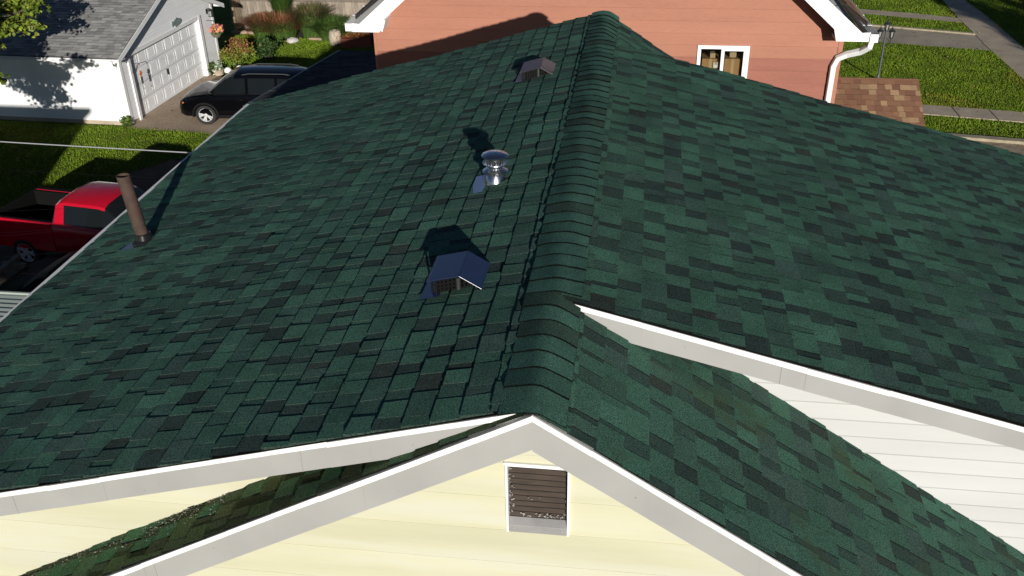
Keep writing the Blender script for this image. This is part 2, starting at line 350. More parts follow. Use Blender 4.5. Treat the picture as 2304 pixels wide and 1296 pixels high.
# ridge caps: one overlapping bent shingle after another
b = MB(); rng = random.Random(3); e = .143; r0 = .055
def capz(x, y):
    if x < 0: p = TL
    else: p = TPR if (y < YR0 - .03 or y > YR1 + .05) else TR
    return -p * (math.sqrt(x * x + r0 * r0) - r0 * .86)
y = -.012; ks = 0
xs = [-.150, -.115, -.08, -.05, -.025, 0, .025, .05, .08, .115, .150]
edges = [-.032] + [.1641 + e * i for i in range(49)]
for k, y0 in enumerate(edges):
    y1 = edges[k + 1] + .03 if k + 1 < len(edges) else LEN + .012
    if y0 > LEN: break
    y1 = min(y1, LEN + .014)
    base = (.070, .152, .114); q = 1 + rng.uniform(-.13, .13); c = tuple(x * q for x in base)
    if rng.random() < .14: c = (.058, .100, .076)
    sh = rng.uniform(-.005, .005); tw = rng.uniform(-.004, .004); lf = .0155 + rng.uniform(-.002, .004); sg = rng.uniform(0, .004)
    if k == 0: lf = .007
    last = y1 >= LEN
    rows = []
    for (yy, hh) in ((y0, lf), (y0 + (y1 - y0) * .45, lf * .62 + sg * .4), (y1, .0045 if not last else .022)):
        ym = (y0 + y1) / 2
        rows.append([(x + sh, yy + tw * x / .15, capz(x, ym) + hh + (.002 * math.sin(x * 40 + k) if hh > .005 else 0)) for x in xs])
    i = len(b.v); b.grid(rows, c)
    nx = len(xs); dk = (.004, .006, .0055)
    f = len(b.v); b.v += [(p[0], p[1] + .002, p[2] - .007 - (lf - .013 if lf > .013 else 0)) for p in rows[0]]
    for j in range(nx - 1): b.face((f + j, f + j + 1, i + j + 1, i + j), dk)
    for side in (0, nx - 1):                      # lower long edges of the cap
        f = len(b.v); b.v += [(rows[q][side][0], rows[q][side][1], rows[q][side][2] - .012) for q in range(3)]
        for q in range(2): b.face((i + q * nx + side, i + (q + 1) * nx + side, f + q + 1, f + q), dk)
    if last:
        f = len(b.v); b.v += [(p[0], p[1], p[2] - .03) for p in rows[2]]
        for j in range(nx - 1): b.face((f + j, f + j + 1, i + 2 * nx + j + 1, i + 2 * nx + j), dk)
hb(b, 'ridge_cap', 'shingle', smooth=35)

# rake boards and drip edges
def rake(pts, y0, t, strip, width, x0, x1, ysoff):
    f = MB(); s = MB(); z0 = -.020
    zz = lambda x: z0 - abs(x) * t
    N = 14; xs_ = [x0 + (x1 - x0) * i / N for i in range(N + 1)]
    wv = lambda x: .0025 * math.sin(x * 3.1 + y0) + .0015 * math.sin(x * 8.3)
    for xa, xb in zip(xs_, xs_[1:]):
        a, c = (xa, xb) if xa < xb else (xb, xa)
        s.prism_y([(a, zz(a) - strip + wv(a) * .6), (c, zz(c) - strip + wv(c) * .6), (c, zz(c) + .004), (a, zz(a) + .004)], y0 - .014 + wv(a), y0 + .02)
        f.prism_y([(a, zz(a) - width), (c, zz(c) - width), (c, zz(c) - strip * .6), (a, zz(a) - strip * .6)], y0 + ysoff + wv(a) * .5, y0 + .03)
    rg = random.Random(int(abs(x1) * 100 + y0 * 10))
    for k in range(3):
        xx = x0 + (x1 - x0) * rg.uniform(.15, .95)
        f.prism_y([(xx - .0015, zz(xx) - width + .001), (xx + .0015, zz(xx) - width + .001), (xx + .0015, zz(xx) - strip), (xx - .0015, zz(xx) - strip)], y0 + ysoff - .003, y0 + ysoff + .004)
    for k in range(5):
        xx = x0 + (x1 - x0) * rg.uniform(.1, .95); f.lathe([(.0035, 0), (.002, .003)], (xx, y0 + ysoff - .001, zz(xx) - width * rg.uniform(.4, .85)), 7, rot=Matrix.Rotation(rad(90), 3, 'X'))
    return f, s
fo, st = MB(), MB()
def addmb(dst, src):
    i = len(dst.v); dst.v += src.v
    for fc, t, m in zip(src.f, src.t, src.mi): dst.f.append(tuple(j + i for j in fc)); dst.t.append(t); dst.mi.append(m)
for (y0, t, strip, width, x0, x1) in ((.020, TL, .024, .158, -.06, -WL - .02),):
    f_, s_ = rake(None, y0, t, strip, width, x0, x1, 0); hb(f_, 'rake_board', 'fascia'); hb(s_, 'drip_edge', 'drip')
f_, s_ = rake(None, -.018, TPL, .028, .195, 0, -3.6, 0); f2, s2 = rake(None, -.018, TPR, .028, .205, 0, 3.7, 0)
hb(f_, 'rake_board', 'fascia'); hb(f2, 'rake_board', 'fascia'); addmb(s_, s2); hb(s_, 'drip_edge', 'drip')
f_, s_ = rake(None, YR0, TR, .028, .150, .03, WR, 0); hb(f_, 'rake_board', 'fascia'); hb(s_, 'drip_edge', 'drip')
# left eave: white metal edge and fascia
b = MB(); ze = -WL * TL
b.box((-WL - .022, .012, ze - .050), (-WL + .040, LEN + .01, ze + .004)); b.box((-WL - .036, .012, ze - .034), (-WL - .0225, LEN + .01, ze - .022))
hb(b, 'eave_edge', 'drip')
b = MB(); b.box((-WL + .006, 0.052, ze - .17), (-WL + .03, LEN - .03, ze - .051)); hb(b, 'eave_fascia', 'fascia')
# soffits
b = MB()
b.hexa([(-WL, .032, -WL * TL - .13), (-.05, .032, -.16), (-.05, .298, -.16), (-WL, .298, -WL * TL - .13)], [(-WL, .032, -WL * TL - .11), (-.05, .032, -.14), (-.05, .298, -.14), (-WL, .298, -WL * TL - .11)])
b.hexa([(.3, YR0 + .032, -.21), (WR, YR0 + .032, -WR * TR - .13), (WR, 1.398, -WR * TR - .13), (.3, 1.398, -.21)], [(.3, YR0 + .032, -.19), (WR, YR0 + .032, -WR * TR - .11), (WR, 1.398, -WR * TR - .11), (.3, 1.398, -.19)])
hb(b, 'soffit', 'fascia')
# walls with clapboard laps, the cream front cut round the gable vent
def laps(mb, y, z0, z1, span, lap, depth, base=None, lap_shade=.35, seed=1, gh=.003):
    z = z1; rg = random.Random(seed)
    while z > z0:
        zb = max(z - lap, z0); segs = span((z + zb) / 2, zb, z); k = 1 + rg.uniform(-.035, .035)
        if base: mb.tone = tuple(q * k for q in base)
        for (xa, xb, xc, xd) in segs:           # bottom xa..xb, top xc..xd
            mb.hexa([(xa, y - depth, zb), (xb, y - depth, zb), (xb, y + .05, zb), (xa, y + .05, zb)],
                    [(xc, y - .0006, z), (xd, y - .0006, z), (xd, y + .05, z), (xc, y + .05, z)])
            if base: mb.box((xa, y - depth - .0015, zb - gh), (xb, y - .0007, zb + gh), tuple(q * lap_shade for q in base))  # thin darker strip paints the shadow line under each lap
        z = zb
VX0, VX1, VZ0, VZ1 = -.175, .150, -1.02, -.57    # gable vent opening
def front_span(zm, zb, zt):
    def lim(z):
        l = max(-3.93, z / max(TPL, 1e-6) + .03) if z > -3.93 * TPL else -3.93
        # wall also rises to the main left slope
        lm = -3.93 if z < -3.93 * TL - .05 else (z + .05) / TL
        l = min(l, lm); r = 2.62 if z < -2.62 * TPR - .05 else -(z + .05) / TPR
        return l, r
    (a, b_), (c, d) = lim(zb), lim(zt)
    if b_ - a < .02: return []
    if d < c: c = d = (c + d) / 2
    if zt <= VZ1 + 1e-6 and zb >= VZ0 - 1e-6: return [(a, VX0, c, VX0), (VX1, b_, VX1, d)]
    return [(a, b_, c, d)]
b = MB()
CR = (.560, .535, .375)
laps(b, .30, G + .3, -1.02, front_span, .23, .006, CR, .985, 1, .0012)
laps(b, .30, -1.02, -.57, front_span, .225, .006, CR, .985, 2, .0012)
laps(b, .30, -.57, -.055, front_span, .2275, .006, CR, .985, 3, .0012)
hb(b, 'front_wall', 'cream')
b = MB()
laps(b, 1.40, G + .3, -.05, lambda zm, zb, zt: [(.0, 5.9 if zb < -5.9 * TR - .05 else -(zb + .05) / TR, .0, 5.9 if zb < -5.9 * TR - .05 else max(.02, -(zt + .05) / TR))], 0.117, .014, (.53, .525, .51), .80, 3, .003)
hb(b, 'side_wall', 'vinyl')
b = MB(); b.tone = (.560, .535, .375)
b.box((-3.93, .36, G), (-3.88, LEN - .3, -1.12)); b.box((5.85, 1.46, G), (5.9, YR1 - .3, -1.6)); b.box((-3.88, LEN - .36, G), (5.85, LEN - .31, -1.6)); b.box((2.57, .36, G), (2.62, 1.39, -1.85))
b.box((-3.93, .30, G), (2.62, .36, G + .3)); b.box((2.62, 1.40, G), (5.9, 1.46, G + .3))
hb(b, 'house_wall', 'cream')
# gable vent
LV = (.046, .030, .020); vent = MB(); fr = .012
for (a, c) in (((VX0, .285, VZ0), (VX0 + fr, .36, VZ1)), ((VX1 - fr, .285, VZ0), (VX1, .36, VZ1)), ((VX0 + fr, .285, VZ1 - fr), (VX1 - fr, .36, VZ1))): vent.box(a, c)
vent.box((VX0 - .006, .280, VZ1), (VX1 + .006, .30, VZ1 + .012))
gv = hb(vent, 'gable_vent', 'white'); lab(gv, 'square gable vent with brown slats in a white frame')
b = MB(); b.tone = LV; zt = VZ1 - fr; nsl = 10; hz = (zt - VZ0 - .075) / nsl
for i in range(nsl):
    z = zt - i * hz
    b.hexa([(VX0 + fr, .322, z - hz * .96), (VX1 - fr, .322, z - hz * .96), (VX1 - fr, .328, z - hz * .96), (VX0 + fr, .328, z - hz * .96)],
           [(VX0 + fr, .337, z), (VX1 - fr, .337, z), (VX1 - fr, .343, z), (VX0 + fr, .343, z)])
for i in range(nsl):                              # dark strip painting the shadow under each slat, flaking white paint along the sides and foot
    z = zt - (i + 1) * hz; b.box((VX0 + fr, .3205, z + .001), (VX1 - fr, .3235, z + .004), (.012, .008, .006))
rng = random.Random(21)
for k in range(95):
    e_ = rng.random()
    x = VX0 + fr + abs(rng.gauss(0, .012)) if e_ < .45 else (VX1 - fr - abs(rng.gauss(0, .006)) if e_ < .6 else rng.uniform(VX0 + .03, VX1 - .03))
    z = rng.uniform(VZ0 + .08, zt - .01) if e_ < .6 else VZ0 + .085 + abs(rng.gauss(0, .012)) if e_ < .95 else VZ0 + rng.uniform(.12, .25)
    w_, h_ = rng.uniform(.002, .008), rng.uniform(.0015, .007); c = rng.uniform(.12, .38)
    b.poly([(x - w_, .3185, z), (x, .3185, z - h_), (x + w_, .3185, z + h_ * .3), (x + w_ * .2, .3185, z + h_)], (c, c * .97, c * .9))
o = b.build('louvre', 'louvre', gv)
b = MB(); b.box((VX0, .352, VZ0), (VX1, .362, VZ1)); b.build('vent_back', 'dark', gv)
b = MB(); b.prism_x([(.287, VZ0), (.330, VZ0), (.330, VZ0 + .082), (.290, VZ0 + .050), (.287, VZ0 + .048)], VX0 + fr + .001, VX1 - fr - .001)
for sx in (VX0 + .04, VX1 - .04): b.lathe([(.006, 0), (.005, .003), (.0005, .004)], (sx, .287, VZ0 + .026), 8, rot=Matrix.Rotation(rad(90), 3, 'X'))
b.build('vent_sill', 'sill_metal', gv, bevel=.002)
# small window low on the cream wall, only its head shows
b = MB(); b.box((-2.55, .262, -1.60), (-2.09, .30, -1.562)); b.box((-2.135, .262, -2.5), (-2.09, .30, -1.60)); b.box((-2.55, .262, -2.5), (-2.505, .30, -1.60)); b.box((-2.505, .262, -2.5), (-2.135, .30, -2.45))
wn = hb(b, 'front_window', 'white'); b = MB(); b.box((-2.505, .288, -2.45), (-2.135, .297, -1.60)); b.build('pane', 'glass', wn)

# roof vents (slant-back hoods): profile runs down the slope, screens face both gables
def roofP(x, h=0.): return TL * x + h
def roof_vent(y0, x_lo, x_fold, x_hi, hl, hf, length, m, label):
    r = MB(); t = .006
    r.poly([(x_lo - .058, y0 - .045, roofP(x_lo - .058, .019)), (x_lo + .06, y0 - .045, roofP(x_lo + .06, .019)), (x_lo + .06, y0 + length + .02, roofP(x_lo + .06, .019)), (x_lo - .05, y0 + length + .02, roofP(x_lo - .05, .019))])
    root = hb(r, 'roof_vent', m); lab(root, label)
    yf, yb = y0 - .045, y0 + length
    b = MB()
    P0 = [(x_lo, roofP(x_lo, hl)), (x_fold, roofP(x_fold, hf)), (x_hi, roofP(x_hi, .012))]
    q = lambda p, d: (p[0], p[1] - d)
    for A, B in ((P0[0], P0[1]), (P0[1], P0[2])):
        inset = 0
        b.hexa([(A[0], yf, A[1] - t), (B[0], yf, B[1] - t), (B[0], yb, B[1] - t), (A[0], yb, A[1] - t)],
               [(A[0], yf, A[1]), (B[0], yf, B[1]), (B[0], yb, B[1]), (A[0], yb, A[1])])
    # small turned-down lip at the low edge
    A = P0[0]; b.hexa([(A[0] - .012, yf, A[1] - .010), (A[0] - .006, yf, A[1] - .010), (A[0] - .006, yb, A[1] - .010), (A[0] - .012, yb, A[1] - .010)],
                      [(A[0] - .006, yf, A[1]), (A[0], yf, A[1] - .001), (A[0], yb, A[1] - .001), (A[0] - .006, yb, A[1])])
    b.build('hood', m, root, bevel=.003)
    for yy in (y0 + .012, y0 + length - .02):           # perforated screens: vertical ribs and rows
        s = MB()
        nrib = 13
        for i in range(nrib):
            x = x_lo + .012 + (x_hi - x_lo - .03) * i / (nrib - 1)
            top = roofP(x_lo, hl) + (x - x_lo) / (x_fold - x_lo) * (roofP(x_fold, hf) - roofP(x_lo, hl)) if x < x_fold else roofP(x_fold, hf) + (x - x_fold) / (x_hi - x_fold) * (roofP(x_hi, .012) - roofP(x_fold, hf))
            s.tube([(x, yy, roofP(x, .012)), (x, yy, top - .008)], .0075, 6)
        for j in range(4):
            h = .02 + .025 * j
            xr = x_fold + (x_hi - x_fold) * (1 - h / hf) * .95
            s.box((x_lo + .006, yy - .004, roofP(x_lo, h) - .004), (x_lo + .010, yy + .004, roofP(x_lo, h)))
            s.hexa([(x_lo + .006, yy - .0035, roofP(x_lo, h)), (xr, yy - .0035, roofP(xr, h)), (xr, yy + .0035, roofP(xr, h)), (x_lo + .006, yy + .0035, roofP(x_lo, h))],
                   [(x_lo + .006, yy - .0035, roofP(x_lo, h + .004)), (xr, yy - .0035, roofP(xr, h + .004)), (xr, yy + .0035, roofP(xr, h + .004)), (x_lo + .006, yy + .0035, roofP(x_lo, h + .004))])
        s.build('screen', 'mesh_black', root)
    k = MB(); k.hexa([(x_lo + .03, y0 + .03, roofP(x_lo + .03, .01)), (x_fold, y0 + .03, roofP(x_fold, .01)), (x_fold, y0 + length - .04, roofP(x_fold, .01)), (x_lo + .03, y0 + length - .04, roofP(x_lo + .03, .01))],
                     [(x_lo + .03, y0 + .03, roofP(x_lo + .03, hl - .025)), (x_fold, y0 + .03, roofP(x_fold, hf - .02)), (x_fold, y0 + length - .04, roofP(x_fold, hf - .02)), (x_lo + .03, y0 + length - .04, roofP(x_lo + .03, hl - .025))])
    k.build('throat', 'mesh_black', root)
    d = MB(); d.tube([((x_lo + x_hi) / 2 + .01, y0 + .008, roofP((x_lo + x_hi) / 2 + .01, .014)), ((x_lo + x_hi) / 2 + .01, y0 + .008, roofP((x_lo + x_hi) / 2 + .01, .088))], .013, 12)
    d.build('collar', 'galv_dark' if 'galv_dark' in M else 'faded_metal', root, smooth=40)
    return root
M['galv_dark'] = mat('dull_steel', (.16, .16, .17), .3, .8)
roof_vent(1.24, -.725, -.546, -.418, .128, .122, .265, 'black_metal', 'glossy black slant-back roof vent with screened side, nearer the front gable')
roof_vent(5.23, -.692, -.508, -.392, .105, .106, .30, 'faded_metal', 'faded purplish roof vent near the far end of the ridge')

# bright metal flue with rain cap
cx, cy = -.577, 2.80; cz = roofP(cx, 0)
fl = MB(); fl.poly([(cx - .165, 2.64, roofP(cx - .165, .020)), (cx - .07, 2.64, roofP(cx - .07, .020)), (cx - .05, 2.96, roofP(cx - .05, .020)), (cx - .165, 2.96, roofP(cx - .165, .020))])
flue = hb(fl, 'flue', 'galv_flat'); lab(flue, 'bright galvanized flue with domed rain cap and pale flashing sheet')
b = MB(); b.lathe([(.081, -.035), (.080, .0), (.064, .074), (.055, .082)], (cx, cy, cz), 36); b.build('flashing_cone', 'galv', flue, smooth=40)
b = MB(); b.lathe([(.080, .084), (.091, .088), (.091, .093), (.053, .116), (.050, .122)], (cx, cy, cz), 48, flute=.014); b.build('storm_collar', 'galv', flue, smooth=15)
b = MB(); b.lathe([(.050, .06), (.050, .132), (.060, .138), (.086, .150), (.090, .155), (.088, .160), (.060, .156)], (cx, cy, cz), 40); b.build('flue_pipe', 'galv', flue, smooth=40)
b = MB(); b.lathe([(.045, .150), (.045, .205)], (cx, cy, cz), 20); b.build('inner_pipe', 'galv_dark', flue, smooth=40)
b = MB()
for j in range(18):
    a = 2 * math.pi * j / 18; b.tube([(cx + .068 * math.cos(a), cy + .068 * math.sin(a), cz + .156), (cx + .068 * math.cos(a), cy + .068 * math.sin(a), cz + .190)], .0055, 6)
b.lathe([(.067, .186), (.072, .188), (.072, .206), (.066, .208)], (cx, cy, cz), 36); b.build('cap_cage', 'galv', flue, smooth=40)
b = MB(); b.lathe([(.070, .204), (.092, .206), (.094, .211), (.090, .216), (.05, .228), (.001, .233)], (cx, cy, cz), 40); b.build('rain_cap', 'galv', flue, smooth=50)

# rusty soil pipe near the left eave
px_, py_ = -3.585, 3.19; pz_ = roofP(px_)
b = MB(); b.poly([(px_ - .17, py_ - .13, roofP(px_ - .17, .02)), (px_ - .04, py_ - .13, roofP(px_ - .04, .02)), (px_ - .04, py_ + .04, roofP(px_ - .04, .02)), (px_ - .13, py_ + .04, roofP(px_ - .13, .02))])
b.m = 0; b.lathe([(.10, -.02), (.095, .022), (.072, .045), (.063, .085), (.055, .092)], (px_, py_, pz_), 24)
pp = hb(b, 'vent_pipe', 'tar', smooth=30); lab(pp, 'rusty brown vent pipe standing in a tarred collar near the left eave')
b = MB(); ax = Vector((-.045, -.01, .60)); N = 24; r1, r2 = .053, .046
rings = []
for (rr, tt) in ((r1, -.03), (r1, .5), (r1, 1.0), (r2, 1.0), (r2, .35)):
    ring = []
    for j in range(N):
        a = 2 * math.pi * j / N; ring.append(len(b.v)); b.v.append((px_ + rr * math.cos(a) + ax.x * tt, py_ + rr * math.sin(a) + ax.y * tt, pz_ + ax.z * tt))
    rings.append(ring)
for A, B in zip(rings, rings[1:]):
    for j in range(N): b.face((A[j], A[(j + 1) % N], B[(j + 1) % N], B[j]))
b.face(rings[-1]); b.build('pipe', 'rust', pp, smooth=40)

# ---------------------------------------------------------------- red neighbour house
RY = 11.3; RX0, RX1 = -3.80, 3.40; RC = -.17; RP = .80; RYB = 23.5
redh = thing('red_house', 'terracotta red house with white gable trim and a small white window, behind the green roof', 'house', (RC, RY, G))
def rb(mb, name, m, parent=None, **k):
    o = mb.build(name, m, parent or redh, **k)
    if parent is None: o.matrix_parent_inverse = Matrix.Translation((-RC, -RY, -G))
    return o
WX0, WX1, WZ0, WZ1 = 1.27, 2.05, -2.02, -1.45
def red_span(zm, zb, zt):
    def lim(z):
        if z < -1.15: return RX0, RX1
        k = (z + 1.15) / RP; return RX0 + k, RX1 - k
    (a, b_), (c, d) = lim(zb), lim(zt)
    if b_ - a < .05: return []
    if d < c: c = d = (c + d) / 2
    if zt <= WZ1 + 1e-6 and zb >= WZ0 - 1e-6: return [(a, WX0, c, WX0), (WX1, b_, WX1, d)]
    return [(a, b_, c, d)]
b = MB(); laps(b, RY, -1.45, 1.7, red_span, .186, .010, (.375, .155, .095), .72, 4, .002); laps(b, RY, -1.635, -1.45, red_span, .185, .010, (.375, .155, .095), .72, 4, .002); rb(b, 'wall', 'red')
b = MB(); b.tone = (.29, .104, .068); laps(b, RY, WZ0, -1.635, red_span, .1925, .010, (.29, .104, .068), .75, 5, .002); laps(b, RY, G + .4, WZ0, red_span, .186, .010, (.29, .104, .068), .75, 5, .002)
b.box((RX0, RY, G), (RX1, RY + .06, G + .4)); lab(rb(b, 'wall', 'red_low'), 'newer darker red boards below the gable')
b = MB(); b.tone = (.375, .155, .095); b.box((RX0, RY + .06, G), (RX0 + .06, RYB, -1.25)); b.box((RX1 - .06, RY + .06, G), (RX1, RYB, -1.25)); b.box((RX0 + .06, RYB - .06, G), (RX1 - .06, RYB, -1.25)); rb(b, 'side_wall', 'red')
for xa, xb in ((RX1 - .055, RX1 + .012), (RX0 - .012, RX0 + .03)):
    b = MB(); b.tone = (.375, .155, .095); b.box((xa, RY - .016, G), (xb, RY + .05, -1.30)); rb(b, 'corner_board', 'red')
# roof and boxed white gable trim
EXL, EXR, ZT = -4.05, 3.71, -1.10; RF = RY - .40
RZ = ZT + (RC - EXL + .02) * RP
for side, pal, seed, nm in ((-1, GREY, 31, 'shingle_grey'), (1, BROWN, 32, 'shingle_brown')):
    b = MB(); b.tone = (.03, .025, .02)
    dd_ = Vector((side, 0, -RP)).normalized(); nn_ = Vector((side * RP, 0, 1)).normalized(); Lr = (3.80) * math.hypot(1, RP)
    shingles(b, (RC, RF + .02, RZ + .03), (0, 1, 0), dd_, nn_, lambda d: (0, RYB - RF), Lr, seed, pal, wmin=.2, wmax=.45)
    xe = RC + side * 3.80
    b.hexa([(RC, RF + .02, RZ - .03), (xe, RF + .02, RZ - .03 - 3.8 * RP), (xe, RYB, RZ - .03 - 3.8 * RP), (RC, RYB, RZ - .03)] if side > 0 else [(xe, RF + .02, RZ - .03 - 3.8 * RP), (RC, RF + .02, RZ - .03), (RC, RYB, RZ - .03), (xe, RYB, RZ - .03 - 3.8 * RP)],
           [(RC, RF + .02, RZ + .02), (xe, RF + .02, RZ + .02 - 3.8 * RP), (xe, RYB, RZ + .02 - 3.8 * RP), (RC, RYB, RZ + .02)] if side > 0 else [(xe, RF + .02, RZ + .02 - 3.8 * RP), (RC, RF + .02, RZ + .02), (RC, RYB, RZ + .02), (xe, RYB, RZ + .02 - 3.8 * RP)])
    rb(b, 'roof', nm)
b = MB()
b.prism_y([(EXL + .02, -1.235), (-3.60, -1.235), (-3.54, -1.06), (RC, -1.06 + (RC + 3.54) * .86), (RC, RZ + .02), (EXL + .14, ZT - .01), (EXL + .02, ZT)], RF - .01, RF + .02)
b.prism_y([(3.22, -1.255), (EXR - .02, -1.255), (EXR - .02, ZT - .02), (EXR - .14, ZT - .03), (RC + .001, RZ + .02), (RC + .001, -1.06 + (RC + 3.54) * .86), (3.17, -1.08)], RF - .01, RF + .02)
rb(b, 'gable_trim', 'drip')
b = MB()
for (xa, za, xb, zb) in ((-3.54, -1.06, RC, 1.83), (3.17, -1.08, RC, 1.83)):
    b.hexa([(xa, RF + .021, za - .0), (xb, RF + .021, zb), (xb, RY - .012, zb), (xa, RY - .012, za)], [(xa, RF + .021, za + .03), (xb, RF + .021, zb + .03), (xb, RY - .012, zb + .03), (xa, RY - .012, za + .03)])
b.box((EXL + .05, RF + .021, -1.235), (-3.60, RYB, -1.215)); b.box((3.22, RF + .021, -1.255), (EXR - .05, RYB, -1.235))
b.prism_y([(-3.60, -1.215), (-3.56, -1.235), (-3.50, -1.06), (-3.54, -1.05)], RF + .021, RY - .012)
rb(b, 'soffit', 'white')
def gutter(xo, side, zt, nm):
    b = MB(); y0, y1 = RF - .03, RYB; w = .115; xi = xo - side * w
    for (xa, xb, za, zb) in ((xo - side * .006, xo, zt - .11, zt), (xi, xi + side * .006, zt - .11, zt - .01), (min(xi, xo), max(xi, xo), zt - .118, zt - .11)):
        b.box((min(xa, xb), y0, za), (max(xa, xb), y1, zb))
    b.box((min(xi, xo) , y0 - .006, zt - .118), (max(xi, xo), y0, zt))
    y = y0 + .5
    while y < y1:
        b.box((min(xi, xo) - .02, y, zt + .001), (max(xi, xo), y + .035, zt + .008)); y += .62
    return rb(b, 'gutter', 'white')
gutter(EXL - .08, -1, ZT - .0, 'l'); gutter(EXR + .09, 1, ZT - .04, 'r')
b = MB(); b.tube([(3.74, RF + .10, -1.26), (3.735, RF + .12, -1.36), (3.64, RF + .22, -1.46), (3.47, RF + .30, -1.53), (3.345, RF + .33, -1.60), (3.30, RF + .335, -1.72), (3.295, RF + .335, -2.2), (3.295, RF + .335, G + .3)], .058, 4, square=True)
rb(b, 'downspout', 'white', bevel=.012)
# sliding window, a shallow room and cartons behind
b = MB(); fw = .055; yf = RY - .035
b.box((WX0, yf, WZ1 - fw), (WX1, RY + .06, WZ1)); b.box((WX0, yf, WZ0), (WX1, RY + .06, WZ0 + fw)); b.box((WX0, yf, WZ0 + fw), (WX0 + fw, RY + .06, WZ1 - fw)); b.box((WX1 - fw, yf, WZ0 + fw), (WX1, RY + .06, WZ1 - fw))
b.box((WX0 - .03, yf - .02, WZ0 - .05), (WX1 + .03, RY + .01, WZ0 - .001))
xm = (WX0 + WX1) / 2 - .01
b.box((xm - .02, yf + .012, WZ0 + fw), (xm + .03, RY + .02, WZ1 - fw)); b.box((xm + .03, yf + .012, WZ1 - fw - .03), (WX1 - fw, RY + .02, WZ1 - fw)); b.box((xm + .03, yf + .012, WZ0 + fw), (WX1 - fw, RY + .02, WZ0 + fw + .035)); b.box((WX1 - fw - .03, yf + .012, WZ0 + fw + .035), (WX1 - fw, RY + .02, WZ1 - fw - .03))
wd = rb(b, 'window', 'drip', bevel=.004)
def mbuild(name, m, par, a, c):
    q = MB(); q.box(a, c); return q.build(name, m, par)
mbuild('pane', 'clear', wd, (WX0 + fw, RY + .008, WZ0 + fw), (xm - .02, RY + .012, WZ1 - fw)); mbuild('pane', 'clear', wd, (xm + .03, RY + .000, WZ0 + fw + .035), (WX1 - fw - .03, RY + .004, WZ1 - fw - .03))
b = MB(); x0, x1, y1, z0, z1 = WX0 - .6, WX1 + .6, RY + 1.6, WZ0 - .25, WZ1 + .3
b.poly([(x0, y1, z0), (x1, y1, z0), (x1, y1, z1), (x0, y1, z1)]); b.poly([(x0, RY + .07, z0), (x0, y1, z0), (x0, y1, z1), (x0, RY + .07, z1)]); b.poly([(x1, RY + .07, z0), (x1, y1, z0), (x1, y1, z1), (x1, RY + .07, z1)])
b.poly([(x0, RY + .07, z0), (x1, RY + .07, z0), (x1, y1, z0), (x0, y1, z0)]); b.poly([(x0, RY + .07, z1), (x1, RY + .07, z1), (x1, y1, z1), (x0, y1, z1)])
rb(b, 'room', 'interior')
def carton(a, c, m, label):
    q = MB(); q.box((0, 0, 0), (c[0] - a[0], c[1] - a[1], c[2] - a[2])); xm_ = (c[0] - a[0]) / 2
    o = q.build('carton', m, bevel=.004); o.location = a
    t = MB(); t.box((xm_ - .02, -.001, (c[2] - a[2]) * .55), (xm_ + .02, (c[1] - a[1]), (c[2] - a[2]) + .001)); t.build('tape', 'carton_pale', o)
    return tag(o, label, 'box', 'cartons behind the small window')
zf = z0 + .001
carton((1.36, RY + .12, zf), (1.62, RY + .42, zf + .57), 'carton', 'tall brown carton in the left half of the small window')
carton((1.70, RY + .10, zf), (1.95, RY + .42, zf + .58), 'carton', 'tall brown carton in the right half of the small window')
carton((1.78, RY + .18, zf + .582), (1.88, RY + .30, zf + .66), 'carton_pale', 'pale carton on top of the right-hand tall carton')
carton((1.48, RY + .16, zf + .572), (1.56, RY + .28, zf + .645), 'carton_pale', 'small pale carton on top of the left-hand tall carton')
carton((1.535, RY + .085, zf + .44), (1.61, RY + .118, zf + .53), 'paper', 'little white carton in front of the left-hand tall carton')
# low dark roof at the left of the red house
b = MB(); b.tone = (.02, .02, .022)
A = Vector((-7.67, 14.7, -3.82)); e1 = Vector((0, 1, -.103)).normalized(); up = Vector((0, .103, 1)).normalized()
shingles(b, A + Vector((3.80, 0, 0)), (-1, 0, 0), e1, up, lambda d: (0, 3.80), 6.7, 41, [((.055, .055, .06), 1), ((.04, .04, .045), 1), ((.07, .068, .072), 1)], wmin=.2, wmax=.4)
Bv = A + e1 * 6.7
b.hexa([A + Vector((0, 0, -.12)), A + Vector((3.8, 0, -.12)), Bv + Vector((3.8, 0, -.12)), Bv + Vector((0, 0, -.12))], [A + Vector((0, 0, -.01)), A + Vector((3.8, 0, -.01)), Bv + Vector((3.8, 0, -.01)), Bv + Vector((0, 0, -.01))])
lean = rb(b, 'side_roof', 'shingle_grey'); lab(lean, 'low dark shingled side roof in the shade of the green-roofed house')
b = MB(); b.hexa([A + Vector((-.05, 0, -.10)), A + Vector((-.004, 0, -.10)), Bv + Vector((-.004, 0, -.10)), Bv + Vector((-.05, 0, -.10))], [A + Vector((-.05, 0, .02)), A + Vector((-.004, 0, .02)), Bv + Vector((-.004, 0, .02)), Bv + Vector((-.05, 0, .02))])
for k in range(5):
    p = A + e1 * (k * 1.15 + .3); b.box((p.x - .05, p.y, p.z + .021), (p.x + .12, p.y + .03, p.z + .027))
b.build('gutter', 'iron_grey', lean)  # grey rather than white, so the gutter looks shaded by its colour
b = MB(); b.tone = (.375, .155, .095); b.box((-7.5, 16.6, G), (-7.4, 21.2, -4.75)); b.box((-7.4, 21.1, G), (-3.86, 21.2, -4.75)); b.box((-7.4, 16.6, G), (-3.86, 16.7, -4.25)); b.build('side_roof_wall', 'red', lean)
